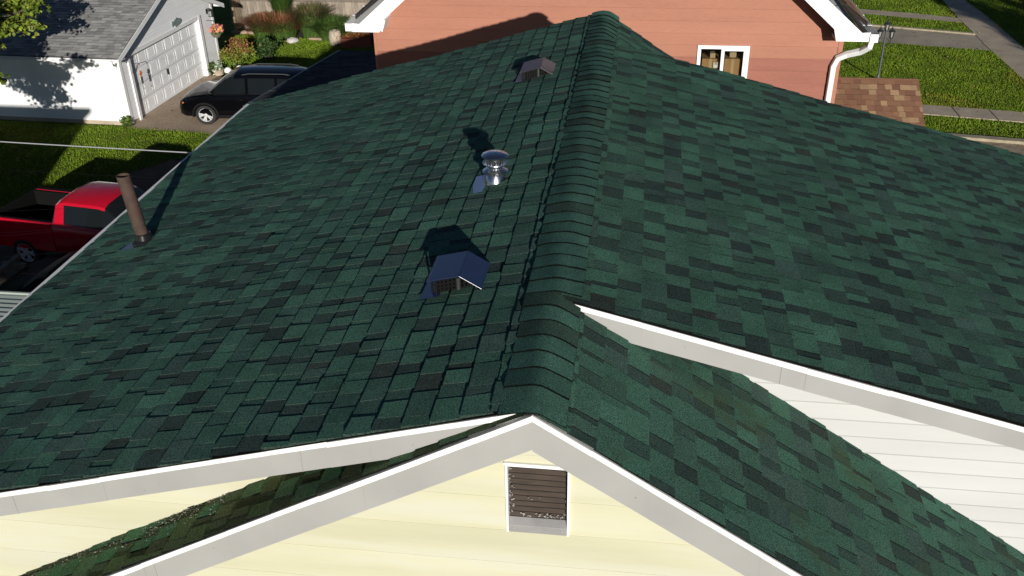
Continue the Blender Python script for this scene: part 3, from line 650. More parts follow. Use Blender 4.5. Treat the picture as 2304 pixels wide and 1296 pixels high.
# brown porch roof on the right
b = MB(); b.tone = (.10, .055, .04)
Pd = Vector((0, -1.3, -.79)).normalized(); Pn = Vector((0, -.79, 1.3)).normalized()
shingles(b, (3.42, 22.15, -5.22), (1, 0, 0), Pd, Pn, lambda d: (0, 4.30), 2.6, 51, BROWN, wmin=.15, wmax=.26, exp=.18, wobk=.5)
q0, q1 = Vector((3.42, 22.15, -5.24)), Vector((7.70, 22.15, -5.24))
b.hexa([q0 + Pd * 2.6 + Vector((0, 0, -.1)), q1 + Pd * 2.6 + Vector((0, 0, -.1)), q1 + Vector((0, 0, -.1)), q0 + Vector((0, 0, -.1))], [q0 + Pd * 2.6, q1 + Pd * 2.6, q1, q0])
Pd2 = Vector((0, 1.3, -.79)).normalized()
b.hexa([q0 + Vector((0, .002, -.1)), q1 + Vector((0, .002, -.1)), q1 + Pd2 * 1.6 + Vector((0, 0, -.1)), q0 + Pd2 * 1.6 + Vector((0, 0, -.1))], [q0 + Vector((0, .002, 0)), q1 + Vector((0, .002, 0)), q1 + Pd2 * 1.6, q0 + Pd2 * 1.6])
b.tube([(3.42, 22.15, -5.212), (7.71, 22.15, -5.212)], .035, 6, tone=(.15, .08, .05))
porch = rb(b, 'porch_roof', 'shingle_brown'); lab(porch, 'small brown shingled porch roof beside the white downspout')
for (x, y) in ((7.5, 20.3), (7.5, 23.2), (4.35, 24.1)):
    b = MB(); b.box((x - .06, y - .06, G), (x + .06, y + .06, -6.30 if y < 22 else -5.95)); b.build('porch_post', 'drip', porch)

# ---------------------------------------------------------------- white garage (own axes: x along the door, y into the garage)
gar = thing('garage', 'white garage with grey shingled roof and a panelled white overhead door', 'garage', (-16.079, 25.172, G), rad(87.42))
U0, U1, GD = -.62, 6.10, 8.6; EH = 2.45; GP = .40; UC = (U0 + U1) / 2; EO = .45
def gl(mb, name, m, **k): return mb.build(name, m, gar, **k)
DH = 2.14; DW = 4.88
def gspan(zm, zb, zt):
    def lim(z):
        if z <= EH: return U0, U1
        k = (z - EH) / GP; return U0 + k, U1 - k
    (a, b_), (c, d) = lim(zb), lim(zt)
    if b_ - a < .05: return []
    if d < c: c = d = (c + d) / 2
    if zt <= DH + 1e-6: return [(a, 0, c, 0), (DW, b_, DW, d)]
    return [(a, b_, c, d)]
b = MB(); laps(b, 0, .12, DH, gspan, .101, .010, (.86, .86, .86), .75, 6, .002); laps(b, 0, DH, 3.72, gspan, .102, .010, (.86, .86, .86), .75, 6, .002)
gl(b, 'front_wall', 'garage_white')
b = MB(); b.tone = (.86, .86, .86)                                          # side wall facing the green roof: lapped boards
z = EH - .02
while z > .14:
    zb = max(z - .102, .14)
    b.hexa([(U0 - .008, .05, zb), (U0 + .05, .05, zb), (U0 + .05, GD, zb), (U0 - .008, GD, zb)], [(U0, .05, z), (U0 + .05, .05, z), (U0 + .05, GD, z), (U0, GD, z)]); z = zb
b.box((U1 - .05, .05, 0), (U1, GD, EH)); b.box((U0 + .05, GD - .05, 0), (U1 - .05, GD, EH)); gl(b, 'side_wall', 'garage_white')
b = MB(); b.box((U0 + .01, .06, -.1), (U0 + .049, GD, .138)); gl(b, 'foundation', 'concrete'); b = MB(); b.box((U0 + .012, .05, -.05), (-.002, .10, .118)); gl(b, 'foundation', 'concrete'); b = MB(); b.box((DW + .002, .05, -.05), (U1 - .06, .10, .118)); gl(b, 'foundation', 'concrete')
b = MB(); b.box((U0 - .022, -.022, .06), (U0 + .12, -.009, EH)); b.box((U0 - .022, -.009, .06), (U0 - .009, .11, EH)); gl(b, 'corner_trim', 'drip'); b = MB(); b.box((U1 - .11, -.022, .06), (U1 + .02, -.009, EH)); gl(b, 'corner_trim', 'drip')
b = MB(); b.box((-.13, -.045, .02), (0, .0, DH + .12)); gl(b, 'door_trim', 'drip'); b = MB(); b.box((DW, -.055, .02), (DW + .17, .0, DH + .12)); b.box((0, -.045, DH), (DW, .0, DH + .12)); b.box((0.001, -.04, 0), (.02, .12, DH)); b.box((DW - .02, -.04, 0), (DW - .001, .12, DH)); gl(b, 'door_trim', 'drip')
# roof
b = MB(); b.tone = (.08, .08, .08); Lr = (UC - U0 + EO) * math.hypot(1, GP); RZg = EH + .04 + (UC - U0) * GP + .06
for sd in (-1, 1):
    shingles(b, (UC, -.30, RZg), (0, 1, 0), (sd, 0, -GP), (sd * GP, 0, 1), lambda d: (0, GD + .6), Lr, 60 + sd, GREY, wmin=.18, wmax=.36, exp=.145, wobk=1.5)
    xe = UC + sd * (UC - U0 + EO); zr, ze_ = RZg - .01, RZg - .01 - (UC - U0 + EO) * GP
    ring = [(UC, -.29), (xe, -.29), (xe, GD + .3), (UC, GD + .3)] if sd > 0 else [(xe, -.29), (UC, -.29), (UC, GD + .3), (xe, GD + .3)]
    zz = lambda p: zr if abs(p[0] - UC) < 1e-6 else ze_
    b.hexa([(p[0], p[1], zz(p) - .05) for p in ring], [(p[0], p[1], zz(p)) for p in ring])
gl(b, 'roof', 'shingle_grey')
b = MB()
for sd in (-1, 1):
    xe = UC + sd * (UC - U0 + EO); z1, z0_ = RZg - .02, RZg - .02 - (UC - U0 + EO) * GP
    pts = [(UC, z1 - .16), (xe, z0_ - .16), (xe, z0_), (UC, z1)] if sd > 0 else [(xe, z0_ - .16), (UC, z1 - .16), (UC, z1), (xe, z0_)]
    b.prism_y(pts, -.315, -.291)
gl(b, 'rake_board', 'white')
b = MB(); ze_ = RZg - .03 - (UC - U0 + EO) * GP
b.box((U0 - EO - .02, -.29, ze_ - .10), (U0 - EO + .02, GD + .3, ze_ + .008)); gl(b, 'eave_board', 'drip'); b = MB(); b.box((U1 + EO - .02, -.29, ze_ - .10), (U1 + EO + .02, GD + .3, ze_ + .008)); gl(b, 'eave_board', 'drip'); b = MB()
b.box((U0 - EO + .021, -.28, ze_ - .09), (U0 - .01, GD, ze_ - .07)); gl(b, 'soffit', 'drip')
b = MB(); b.tube([(U0 - EO - .06, -.1, ze_ - .02), (U0 - EO - .06, -.1, ze_ - .14), (U0 - .10, .06, ze_ - .30), (U0 - .055, .10, ze_ - .42), (U0 - .055, .10, .25), (U0 - .16, .06, .12)], .045, 4, square=True); gl(b, 'downspout', 'drip')
# overhead door: four rows of eight raised panels
b = MB(); yd = .10; b.tone = (.86, .86, .86)
b.box((.02, yd, .015), (DW - .02, yd + .04, DH - .012)); rh = (DH - .03) / 4; cw = (DW - .10) / 8
for r in range(4):
    for c in range(8):
        x0 = .05 + c * cw + .055; z0 = .02 + r * rh + .085; x1 = x0 + cw - .11; z1 = z0 + rh - .17
        t = .028
        for (a, c_) in (((x0, z0), (x1, z0 + t)), ((x0, z1 - t), (x1, z1)), ((x0, z0 + t), (x0 + t, z1 - t)), ((x1 - t, z0 + t), (x1, z1 - t))):
            b.box((a[0], yd - .009, a[1]), (c_[0], yd - .001, c_[1]))
        b.box((x0 + t + .02, yd - .006, z0 + t + .02), (x1 - t - .02, yd - .001, z1 - t - .02))
door = gl(b, 'garage_door', 'garage_white', bevel=.006)
b = MB()
for r in range(1, 4): b.box((.02, yd - .002, .02 + r * rh - .004), (DW - .02, yd + .004, .02 + r * rh + .004))
b.build('joint', 'iron_grey', door)
b = MB(); b.box((2.28, yd - .05, .85), (2.32, yd - .001, 1.05)); b.box((2.24, yd - .04, .98), (2.36, yd - .03, 1.0)); b.build('handle', 'iron', door)
# wall lantern
b = MB(); lu, lh = 5.66, 2.18
b.box((lu - .05, -.03, lh - .02), (lu + .05, -.008, lh + .16)); b.tube([(lu, -.03, lh + .14), (lu, -.10, lh + .19), (lu, -.15, lh + .15)], .012, 6)
lant = gl(b, 'wall_lantern', 'iron')
b = MB(); b.lathe([(.02, .16), (.10, .10), (.105, .09), (.07, .088)], (lu, -.15, lh), 8); b.lathe([(.05, -.13), (.075, -.12), (.075, -.105)], (lu, -.15, lh), 8)
for j in range(6):
    a = j * math.pi / 3; b.tube([(lu + .072 * math.cos(a), -.15 + .072 * math.sin(a), lh - .11), (lu + .088 * math.cos(a), -.15 + .088 * math.sin(a), lh + .09)], .008, 4)
b.build('lantern_cage', 'iron', lant)
b = MB(); b.lathe([(.05, -.10), (.066, .085)], (lu, -.15, lh), 8); b.build('lantern_glass', 'lamp_glass', lant)
# things hung on the garage
gm = Matrix.Translation((-16.079, 25.172, G)) @ Matrix.Rotation(rad(87.42), 4, 'Z')
def at_gar(o, u, v, h):
    o.matrix_world = gm @ Matrix.Translation((u, v, h)); o.location = (gm @ Vector((u, v, h))); o.rotation_euler = (0, 0, rad(87.42)); return o
b = MB()
fish = [(-.36, .03), (-.34, .11), (-.27, .055), (-.20, .06), (-.12, .11), (.0, .125), (.12, .12), (.22, .09), (.31, .035), (.34, .0), (.30, -.045), (.2, -.09), (.08, -.12), (-.05, -.125), (-.10, -.15), (-.13, -.10), (-.2, -.055), (-.27, -.035), (-.35, -.10)]
b.prism_y([(x, z) for x, z in fish], -.05, -.012)
f = tag(at_gar(b.build('fish_plaque', 'fishplate', bevel=.008), 3.35, 0, 2.42), 'greenish metal fish plaque on the garage gable above the door', 'wall ornament')
b = MB(); b.prism_y([(-.10, .06), (.06, .055), (.02, .16), (-.05, .13)], -.055, -.035); b.build('fin', 'fishplate', f)
# wind chime on a hook
wc = at_gar(thing('wind_chime', 'wind chime with orange flower hanging from a hook at the left of the garage door', 'wind chime'), .10, 0, 1.2)
b = MB(); b.tube([(-.12, -.05, .40), (-.12, -.10, .64), (-.11, -.16, .70), (-.02, -.24, .71), (.02, -.26, .66), (.0, -.26, .63)], .011, 6); b.build('hook', 'iron', wc, smooth=40)
b = MB()
for k in range(6):
    a = k * math.pi / 3; c, s_ = math.cos(a), math.sin(a)
    b.poly([(0, -.26, .36), (.055 * c - .045 * s_, -.262, .36 + .055 * s_ + .045 * c), (.12 * c, -.255, .36 + .12 * s_), (.055 * c + .045 * s_, -.262, .36 + .055 * s_ - .045 * c)])
b.tube([(0, -.26, .63), (0, -.26, .38)], .004, 5); b.build('flower', 'orange', wc)
b = MB()
for x in (-.035, 0, .035): b.tube([(x, -.26, .24), (x, -.26, .02)], .012, 6)
b.tube([(0, -.26, .34), (0, -.26, .24)], .003, 4); b.box((-.05, -.275, .235), (.05, -.245, .25)); b.tube([(0, -.26, .02), (0, -.26, -.12)], .003, 4); b.box((-.02, -.263, -.17), (.02, -.257, -.12)); b.build('chime_tube', 'galv_dark', wc)
# hanging flower basket
hk = at_gar(thing('hanging_basket', 'hanging basket of pink and orange flowers at the right corner of the garage', 'hanging basket'), 5.50, -.34, 1.45)
b = MB(); b.lathe([(.03, -.14), (.12, -.11), (.19, .0), (.20, .03), (.17, .035), (.02, .04)], (0, 0, 0), 16); b.build('basket', 'basket', hk)
b = MB()
for a in (0, 2.1, 4.2): b.tube([(.19 * math.cos(a), .19 * math.sin(a), .03), (0, 0, .46)], .004, 4)
b.tube([(0, 0, .46), (0, .10, .50), (0, .32, .50)], .010, 6); b.build('bracket', 'iron', hk)
rg = np.random.default_rng(8); n = 420
p = rg.normal(0, 1, (n, 3)); p /= np.linalg.norm(p, axis=1)[:, None]; p = p * np.array([.27, .25, .2]) * rg.uniform(.6, 1.05, (n, 1)) + np.array([.03, -.02, .17])
def leafquads(p, size, rg, flat=.5, aspect=.6):
    n = len(p); a = rg.normal(0, 1, (n, 3)); a[:, 2] *= flat; a /= np.linalg.norm(a, axis=1)[:, None]
    c = np.cross(a, rg.normal(0, 1, (n, 3))); c /= np.linalg.norm(c, axis=1)[:, None]
    s = (size * rg.uniform(.6, 1.3, n))[:, None]
    nrm = np.cross(a, c) * s * .22
    return np.stack([p - a * s, p + c * s * aspect + nrm, p + a * s, p - c * s * aspect + nrm], 1)
cols = np.array([(.62, .14, .17), (.75, .30, .20), (.70, .40, .12), (.50, .10, .20), (.10, .16, .05)])
ci = np.where(p[:, 2] < .1, 4, rg.integers(0, 4, n)); ci = np.where(rg.random(n) < .12, 4, ci)
quads_np('blossom', leafquads(p, .05, rg), cols[ci], 'pink', hk)

# ---------------------------------------------------------------- vehicles
def wheel(par, x, y, r, w, side, rimm='alloy', spokes=10):
    R = Matrix.Rotation(rad(90), 3, 'X')
    b = MB(); b.lathe([(r * .66, -w / 2), (r * .9, -w / 2), (r * .985, -w * .36), (r, -w * .2), (r, w * .2), (r * .985, w * .36), (r * .9, w / 2), (r * .66, w / 2), (r * .64, 0), (r * .66, -w / 2)], (0, 0, 0), 32, rot=R, caps=False)
    t = b.build('wheel', 'rubber', par, smooth=40); t.location = (x, y, r)
    b = MB(); o = side * w * .36
    b.lathe([(r * .68, -w * .49), (r * .70, -w * .46), (r * .70, w * .46), (r * .68, w * .49), (r * .63, w * .48), (r * .60, w * .30), (r * .60, -w * .30), (r * .63, -w * .48), (r * .68, -w * .49)], (0, 0, 0), 32, rot=R, caps=False)
    for k in range(spokes):
        a = 2 * math.pi * (k // 2) / (spokes // 2) + (.20 if k % 2 else -.20); c, s_ = math.cos(a), math.sin(a)
        a2 = 2 * math.pi * (k // 2) / (spokes // 2) + (.06 if k % 2 else -.06); c2, s2_ = math.cos(a2), math.sin(a2)
        p0 = Vector((c2 * r * .12, o, s2_ * r * .12)); p1 = Vector((c * r * .66, o * 1.12, s_ * r * .66)); q = Vector((-s_, 0, c)) * r * .075; dy = Vector((0, side * .012, 0))
        b.hexa([p0 - q - dy, p1 - q - dy, p1 - q + dy, p0 - q + dy], [p0 + q - dy, p1 + q - dy, p1 + q + dy, p0 + q + dy])
    b.lathe([(r * .16, -.02), (r * .15, .02), (r * .02, .026)], (0, o, 0), 12, rot=Matrix.Rotation(rad(-90 * side), 3, 'X'))
    b.build('rim', rimm, t)
    b = MB(); b.lathe([(r * .60, -.01), (r * .60, .01)], (0, o * .45, 0), 20, rot=R); b.build('brake', 'plastic', t)
    return t
def loft(sections, closed_ends=True):
    """sections: list of (x, [(y,z),...] half profile from sill to centre line); returns vertex grid both sides"""
    rows = []
    for x, pr in sections:
        full = [(x, -y, z) for y, z in pr] + [(x, y, z) for y, z in pr[::-1] if y > 1e-6]
        rows.append(full)
    return rows
def car_profile(w, zs, zb, wr=None, zr=None, crown=.03):
    """w half width, zs sill height, zb belt height; roof half width wr, roof height zr (None: bonnet section)"""
    if zr is None: wr, zr2 = w * .62, zb + .02
    if zr is None:
        return [(w * .90, zs), (w * .985, zs + .10), (w, zs + .28), (w * .99, (zs + zb) / 2 + .12), (w * .955, zb - .04), (w * .90, zb), (w * .88, zb + .006), (w * .86, zb + .012), (w * .55, zb + crown), (0, zb + crown * 1.2)]
    return [(w * .90, zs), (w * .985, zs + .10), (w, zs + .28), (w * .99, (zs + zb) / 2 + .12), (w * .965, zb - .04), (w * .93, zb), (wr + .03, zr - .11), (wr, zr - .055), (wr * .75, zr), (0, zr + crown)]
def build_car(root, secs, glass_side, glass_front, glass_rear, paint):
    rows = loft(secs); n = len(rows[0]); b = MB(); gl_ = MB()
    for i in range(len(rows) - 1):
        for j in range(n - 1):
            A, B = rows[i], rows[i + 1]
            q = [A[j], A[j + 1], B[j + 1], B[j]]; jj = min(j, n - 2 - j)
            isg = (i in glass_side and jj == 5) or (i in glass_front and jj >= 5) or (i in glass_rear and jj >= 6)
            (gl_ if isg else b).poly(q)
    b.poly(rows[0][::-1]); b.poly(rows[-1]); 
    def weld(o):
        import bmesh
        bm = bmesh.new(); bm.from_mesh(o.data); bmesh.ops.remove_doubles(bm, verts=bm.verts, dist=.0005); bmesh.ops.recalc_face_normals(bm, faces=bm.faces); bm.to_mesh(o.data); bm.free()
        o.data.polygons.foreach_set('use_smooth', [True] * len(o.data.polygons)); o.data.set_sharp_from_angle(angle=rad(38)); return o
    return weld(b.build('body', paint, root)), weld(gl_.build('window', 'glass' if paint != 'black_shade' else 'black_shade', root))
# black compact SUV, nose towards the garage (local +x is forward)
suv = thing('parked_suv', 'black compact SUV parked nose-in at the white garage', 'car', (-12.36, 25.86, G), rad(180 + 5))
suv.scale = (1, 1, .965); w = .92
SU = [(-2.24, car_profile(w * .86, .42, .95, .56, 1.02)), (-2.16, car_profile(w * .93, .34, 1.02, .58, 1.22)), (-1.98, car_profile(w * .97, .30, 1.06, .60, 1.50)), (-1.72, car_profile(w, .28, 1.08, .62, 1.585)),
      (-1.60, car_profile(w, .28, 1.08, .63, 1.60)), (-1.12, car_profile(w, .26, 1.065, .645, 1.635)), (-1.03, car_profile(w, .26, 1.06, .65, 1.64)), (-.16, car_profile(w, .26, 1.04, .66, 1.66)), (-.06, car_profile(w, .26, 1.04, .66, 1.66)),
      (.30, car_profile(w, .26, 1.03, .65, 1.645)), (.62, car_profile(w, .26, 1.03, .62, 1.55)), (.98, car_profile(w, .26, 1.03, .64, 1.28)), (1.26, car_profile(w, .27, 1.03, .72, 1.075, .04)), (1.34, car_profile(w, .28, 1.02)),
      (1.72, car_profile(w * .985, .28, .98)), (2.02, car_profile(w * .94, .28, .90)), (2.18, car_profile(w * .85, .30, .80)), (2.26, car_profile(w * .72, .34, .68, None, None, .01))]
build_car(suv, SU, {4, 6, 8, 9, 10}, {9, 10, 11}, {0, 1}, 'black_paint')
for x in (1.34, -1.35):
    for s_ in (-1, 1):
        wheel(suv, x, s_ * (.805), .355, .235, s_)
b = MB()
for x in (1.34, -1.35):
    for s_ in (-1, 1):
        for k in range(14):
            a0, a1 = math.pi * (k / 14 * 1.1 - .05), math.pi * ((k + 1) / 14 * 1.1 - .05)
            b.hexa([(x + .375 * math.cos(a0), s_ * .80, .355 + .375 * math.sin(a0)), (x + .375 * math.cos(a1), s_ * .80, .355 + .375 * math.sin(a1)), (x + .44 * math.cos(a1), s_ * .80, .355 + .44 * math.sin(a1)), (x + .44 * math.cos(a0), s_ * .80, .355 + .44 * math.sin(a0))],
                   [(x + .375 * math.cos(a0), s_ * .935, .355 + .375 * math.sin(a0)), (x + .375 * math.cos(a1), s_ * .935, .355 + .375 * math.sin(a1)), (x + .44 * math.cos(a1), s_ * .93, .355 + .44 * math.sin(a1)), (x + .44 * math.cos(a0), s_ * .93, .355 + .44 * math.sin(a0))])
b.build('wheel_arch', 'plastic', suv); b = MB()
for s_ in (-1, 1): b.box((-.95, s_ * .915 - .02, .24), (.95, s_ * .915 + .02, .36))
b.build('sill_trim', 'plastic', suv)
for s_ in (-1, 1):
    b = MB(); b.hexa([(1.80, s_ * .885, .74), (2.10, s_ * .80, .72), (2.18, s_ * .62, .70), (1.86, s_ * .70, .74)][::s_], [(1.78, s_ * .86, .90), (2.03, s_ * .80, .865), (2.12, s_ * .62, .82), (1.86, s_ * .66, .92)][::s_]); hl = b.build('headlight', 'lamp_glass', suv, bevel=.01)
    b = MB(); b.box((1.92, s_ * .80 - .09, .735), (2.08, s_ * .80 + .035, .79)); b.build('indicator', 'amber', hl)
    b = MB(); b.hexa([(.98, s_ * .93, 1.02), (1.10, s_ * .93, 1.02), (1.10, s_ * 1.06, 1.03), (.98, s_ * 1.06, 1.03)][::s_], [(.98, s_ * .93, 1.14), (1.08, s_ * .93, 1.13), (1.08, s_ * 1.08, 1.15), (.98, s_ * 1.08, 1.17)][::s_]); b.build('mirror', 'black_paint', suv, bevel=.025)
    b = MB(); b.box((.02, s_ * .935 - .012, .86), (.22, s_ * .935 + .012, .885)); b.build('door_handle', 'chrome', suv); b = MB(); b.box((-.98, s_ * .935 - .012, .87), (-.78, s_ * .935 + .012, .895)); b.build('door_handle', 'chrome', suv)
    b = MB(); b.box((-1.60, s_ * .865 - .008, 1.055), (1.00, s_ * .865 + .012, 1.070)); b.build('window_trim', 'chrome', suv)
    b = MB(); b.hexa([(-2.22, s_ * .66, .86), (-2.02, s_ * .82, .86), (-2.02, s_ * .86, .90), (-2.22, s_ * .74, .88)][::s_], [(-2.13, s_ * .66, 1.06), (-1.96, s_ * .80, 1.08), (-1.96, s_ * .83, 1.08), (-2.13, s_ * .72, 1.07)][::s_]); b.build('tail_light', 'tail', suv)
    b = MB(); b.tube([(.05, s_ * .575, 1.63), (-.2, s_ * .575, 1.668), (-1.3, s_ * .565, 1.645), (-1.55, s_ * .555, 1.60)], .013, 6); b.build('roof_rail', 'iron_grey', suv)
b = MB()
for k in range(3): b.box((2.20, -.42, .52 + k * .07), (2.275, .42, .55 + k * .07))
b.build('grille', 'chrome', suv); b = MB(); b.box((2.10, -.6, .30), (2.285, .6, .40)); b.build('bumper', 'plastic', suv, bevel=.02)
# red pickup, nose to the right (+x)
pk = thing('parked_pickup', 'red pickup truck with a black open bed, half shaded left of the roof', 'pickup truck', (-12.20, 15.62, G), rad(-8))
w = .90
PK = [(-.62, car_profile(w, .42, 1.22, .60, 1.30, .005)), (-.58, car_profile(w, .42, 1.22, .62, 1.64)), (-.44, car_profile(w, .42, 1.22, .64, 1.72)), (-.30, car_profile(w, .42, 1.22, .64, 1.745)), (.62, car_profile(w, .42, 1.20, .645, 1.745)), (.78, car_profile(w, .42, 1.20, .63, 1.70)),
      (1.12, car_profile(w, .42, 1.19, .66, 1.42)), (1.36, car_profile(w, .42, 1.19, .74, 1.235, .03)), (1.44, car_profile(w, .42, 1.17)), (2.2, car_profile(w * .98, .42, 1.10)), (2.5, car_profile(w * .93, .42, 1.0)), (2.62, car_profile(w * .85, .46, .85, None, None, .01))]
build_car(pk, PK, {3, 4, 5}, {5, 6}, {0}, 'red_paint')
b = MB()
for s_ in (-1, 1):
    b = MB(); b.hexa([(-2.40, s_ * .90, .48), (-.64, s_ * .90, .48), (-.64, s_ * .78, .48), (-2.40, s_ * .78, .48)][::s_], [(-2.40, s_ * .885, 1.22), (-.64, s_ * .885, 1.22), (-.64, s_ * .80, 1.22), (-2.40, s_ * .80, 1.22)][::s_]); b.build('bed_side', 'red_paint', pk, bevel=.03)
b = MB(); b.box((-2.39, -.78, .55), (-.63, .78, .62)); b.box((-.69, -.78, .62), (-.63, .78, 1.20)); b.box((-2.40, .72, .62), (-.66, .785, 1.205)); b.box((-2.40, .786, 1.222), (-.66, .90, 1.232)); b.box((-2.30, -.785, .62), (-.70, -.72, 1.205)); b.build('bed_liner', 'plastic', pk)
b = MB(); b.box((-2.46, -.79, .56), (-2.40, .79, 1.20)); b.build('tailgate', 'plastic', pk, bevel=.015)
for s_ in (-1, 1):
    b = MB(); b.box((-2.43, s_ * .84 - .05, .78), (-2.395, s_ * .84 + .05, 1.12)); b.build('tail_light', 'tail', pk)
    for x in (1.72, -1.55): wheel(pk, x, s_ * .79, .37, .24, s_)
    b = MB(); b.hexa([(1.06, s_ * .92, 1.16), (1.16, s_ * .92, 1.16), (1.16, s_ * 1.08, 1.17), (1.06, s_ * 1.08, 1.17)][::s_], [(1.06, s_ * .92, 1.34), (1.14, s_ * .92, 1.33), (1.14, s_ * 1.10, 1.34), (1.06, s_ * 1.10, 1.35)][::s_]); b.build('mirror', 'plastic', pk, bevel=.02)
b = MB(); b.box((-2.62, -.8, .45), (-2.46, .8, .56)); b.build('bumper', 'chrome', pk, bevel=.02); b = MB(); b.box((2.5, -.85, .44), (2.70, .85, .62)); b.build('bumper', 'chrome', pk, bevel=.02)
# dark car in front of the pickup, deep in the shade
dk = thing('parked_car', 'dark car in deep shade between the pickup and the ribbed shelter roof', 'car', (-10.6, 12.75, G), rad(-6))
w = .88
DK = [(-2.2, car_profile(w * .85, .38, .88, None, None, .01)), (-1.9, car_profile(w * .97, .30, .96)), (-1.55, car_profile(w, .28, .98)), (-1.48, car_profile(w, .28, .985, .70, 1.03, .03)), (-1.05, car_profile(w, .27, .97, .62, 1.32)), (-.8, car_profile(w, .27, .97, .60, 1.40)), (-.2, car_profile(w, .26, .96, .61, 1.44)), (-.1, car_profile(w, .26, .96, .61, 1.44)),
      (.35, car_profile(w, .26, .95, .59, 1.41)), (.62, car_profile(w, .26, .94, .60, 1.28)), (1.10, car_profile(w, .27, .94, .68, .99, .03)), (1.18, car_profile(w, .28, .93)), (1.8, car_profile(w * .98, .28, .88)), (2.15, car_profile(w * .88, .30, .78)), (2.26, car_profile(w * .75, .34, .66, None, None, .01))]
build_car(dk, DK, {4, 5, 7, 8}, {8, 9}, {3, 4}, 'black_shade')
for x in (1.36, -1.32):
    for s_ in (-1, 1): wheel(dk, x, s_ * .77, .32, .21, s_)
for s_ in (-1, 1):
    b = MB(); b.box((-2.17, s_ * .62 - .13, .66), (-2.10, s_ * .62 + .13, .80)); b.build('tail_light', 'tail', dk)
# ---------------------------------------------------------------- left edge: shelter, bin, timber, next-door house
sh = thing('shelter', 'ribbed pale green metal shelter roof at the left edge below the eave', 'shelter', (-12, 7.5, G))
b = MB(); x = -21.; 
N = 30
rows = []
b2 = MB()
for i in range(0, 91):  # roof lengthened out of view, shaped to keep sun off the barrel
    yy = 9.72 - i * .075; zz = -5.62 + (i * .075) * .05 + (.018 if i % 2 else 0)
    rows.append([(-22 + 12, yy - 7.5, zz - G), (-6.2 + 12, yy - 7.5, zz - G)])
b.grid(rows); b.build('ribbed_roof', 'awning', sh)
b = MB(); b.box((-10, 2.22, 2.33), (5.8, 2.26, 2.47)); b.build('edge_trim', 'awning', sh)
for x in (-9.5, -5, 0, 5.5):
    for y in (2.0, -4.0):
        b = MB(); b.box((x - .05, y - .05, 0), (x + .05, y + .05, 2.36 + .05 * (2.2 - y) - .05)); b.build('post', 'timber', sh)
b = MB(); b.lathe([(.22, 0), (.27, .45), (.29, 1.02), (.30, 1.04)], (0, 0, 0), 20, flute=.02); b.lathe([(.31, 1.045), (.31, 1.075), (.22, 1.14), (.01, 1.16)], (0, 0, 0), 20)
o = tag(b.build('barrel', 'blue', smooth=30), 'blue plastic barrel at the tail of the red pickup, left edge', 'barrel'); o.location = (-14.80, 14.70, G)
b = MB(); b.box((-.06, -.70, 0), (.06, .70, .10))
o = tag(b.build('timber_post', 'timber', bevel=.01), 'grey weathered timber lying beside the dark car', 'timber'); o.location = (-13.02, 12.85, G + .98); o.rotation_euler = (rad(2), 0, rad(-4))
for dy in (-.5, .5):
    b = MB(); b.box((-.3, dy - .04, -.97), (.3, dy + .04, -.001)); b.build('trestle', 'timber', o)
nb = thing('next_door_house', 'white house next door with hipped grey roof, whose shadow falls on the garage wall', 'house', (-16, -1, G))
b = MB(); b.tone = (.86, .86, .86); b.box((-6.5, -6, 0), (4.25, 4.7, 5.55)); b.build('wall', 'garage_white', nb)
b = MB(); e0, e1_, n0, n1 = -6.9, 4.48, -6.4, 5.0
b.hexa([(e0, n0, 5.48), (e1_, n0, 5.48), (e1_, n1, 5.48), (e0, n1, 5.48)], [(e0, n0, 5.63), (e1_, n0, 5.63), (e1_, n1, 5.63), (e0, n1, 5.63)])
b.hexa([(e0, n0, 5.632), (e1_, n0, 5.632), (e1_, n1, 5.632), (e0, n1, 5.632)], [(-3.5, -2.6, 6.42), (2.0, -2.6, 6.42), (2.0, 1.6, 6.42), (-3.5, 1.6, 6.42)]); b.build('roof', 'shingle_grey', nb)

# ---------------------------------------------------------------- cables
def cable(p0, p1, sag, r, m, label, grp='overhead cables'):
    b = MB(); P0, P1 = Vector(p0), Vector(p1); pts = []
    for i in range(25):
        t = i / 24; p = P0.lerp(P1, t); p.z -= sag * 4 * t * (1 - t); pts.append(p - P0)
    b.tube(pts, r, 6); o = b.build('overhead_cable', m); o.location = P0; return tag(o, label, 'cable', grp)
CABLES = True

# ---------------------------------------------------------------- fence and back garden
fn = thing('board_fence', 'weathered grey vertical board fence behind the grasses', 'fence', (-12.5, 36.9, G))
b = MB(); rng = random.Random(9); x = -4.55
while x < 7:
    wd_ = rng.uniform(.13, .16); h = 1.95 + rng.uniform(-.05, .05) + (.12 if x < -1.2 else 0)
    k = rng.uniform(.75, 1.2); t = (.27 * k, .225 * k, .175 * k)
    b.box((x, rng.uniform(-.012, .012), 0.03), (x + wd_ - .006, .03 + rng.uniform(-.008, .008), h), t); x += wd_
b.build('board', 'fence', fn)
b = MB()
for z in (.35, 1.25, 1.78): b.box((-4.5, -.055, z), (7, -.014, z + .09), (.17, .14, .11))
b.build('rail', 'fence', fn)
gt = thing('garden_gate', 'narrow sunlit wooden gate post and boards at the left end of the fence', 'gate', (-17.25, 36.4, G), rad(80))
b = MB(); b.box((-.06, -.06, 0), (.06, .06, 2.1), (.34, .26, .16)); b.build('gate_post', 'fence', gt, bevel=.01)
b = MB()
for k in range(6): b.box((.09 + k * .14, -.02, .1), (.21 + k * .14, .01, 1.75), (.25, .19, .12))
b.build('gate_board', 'fence', gt)
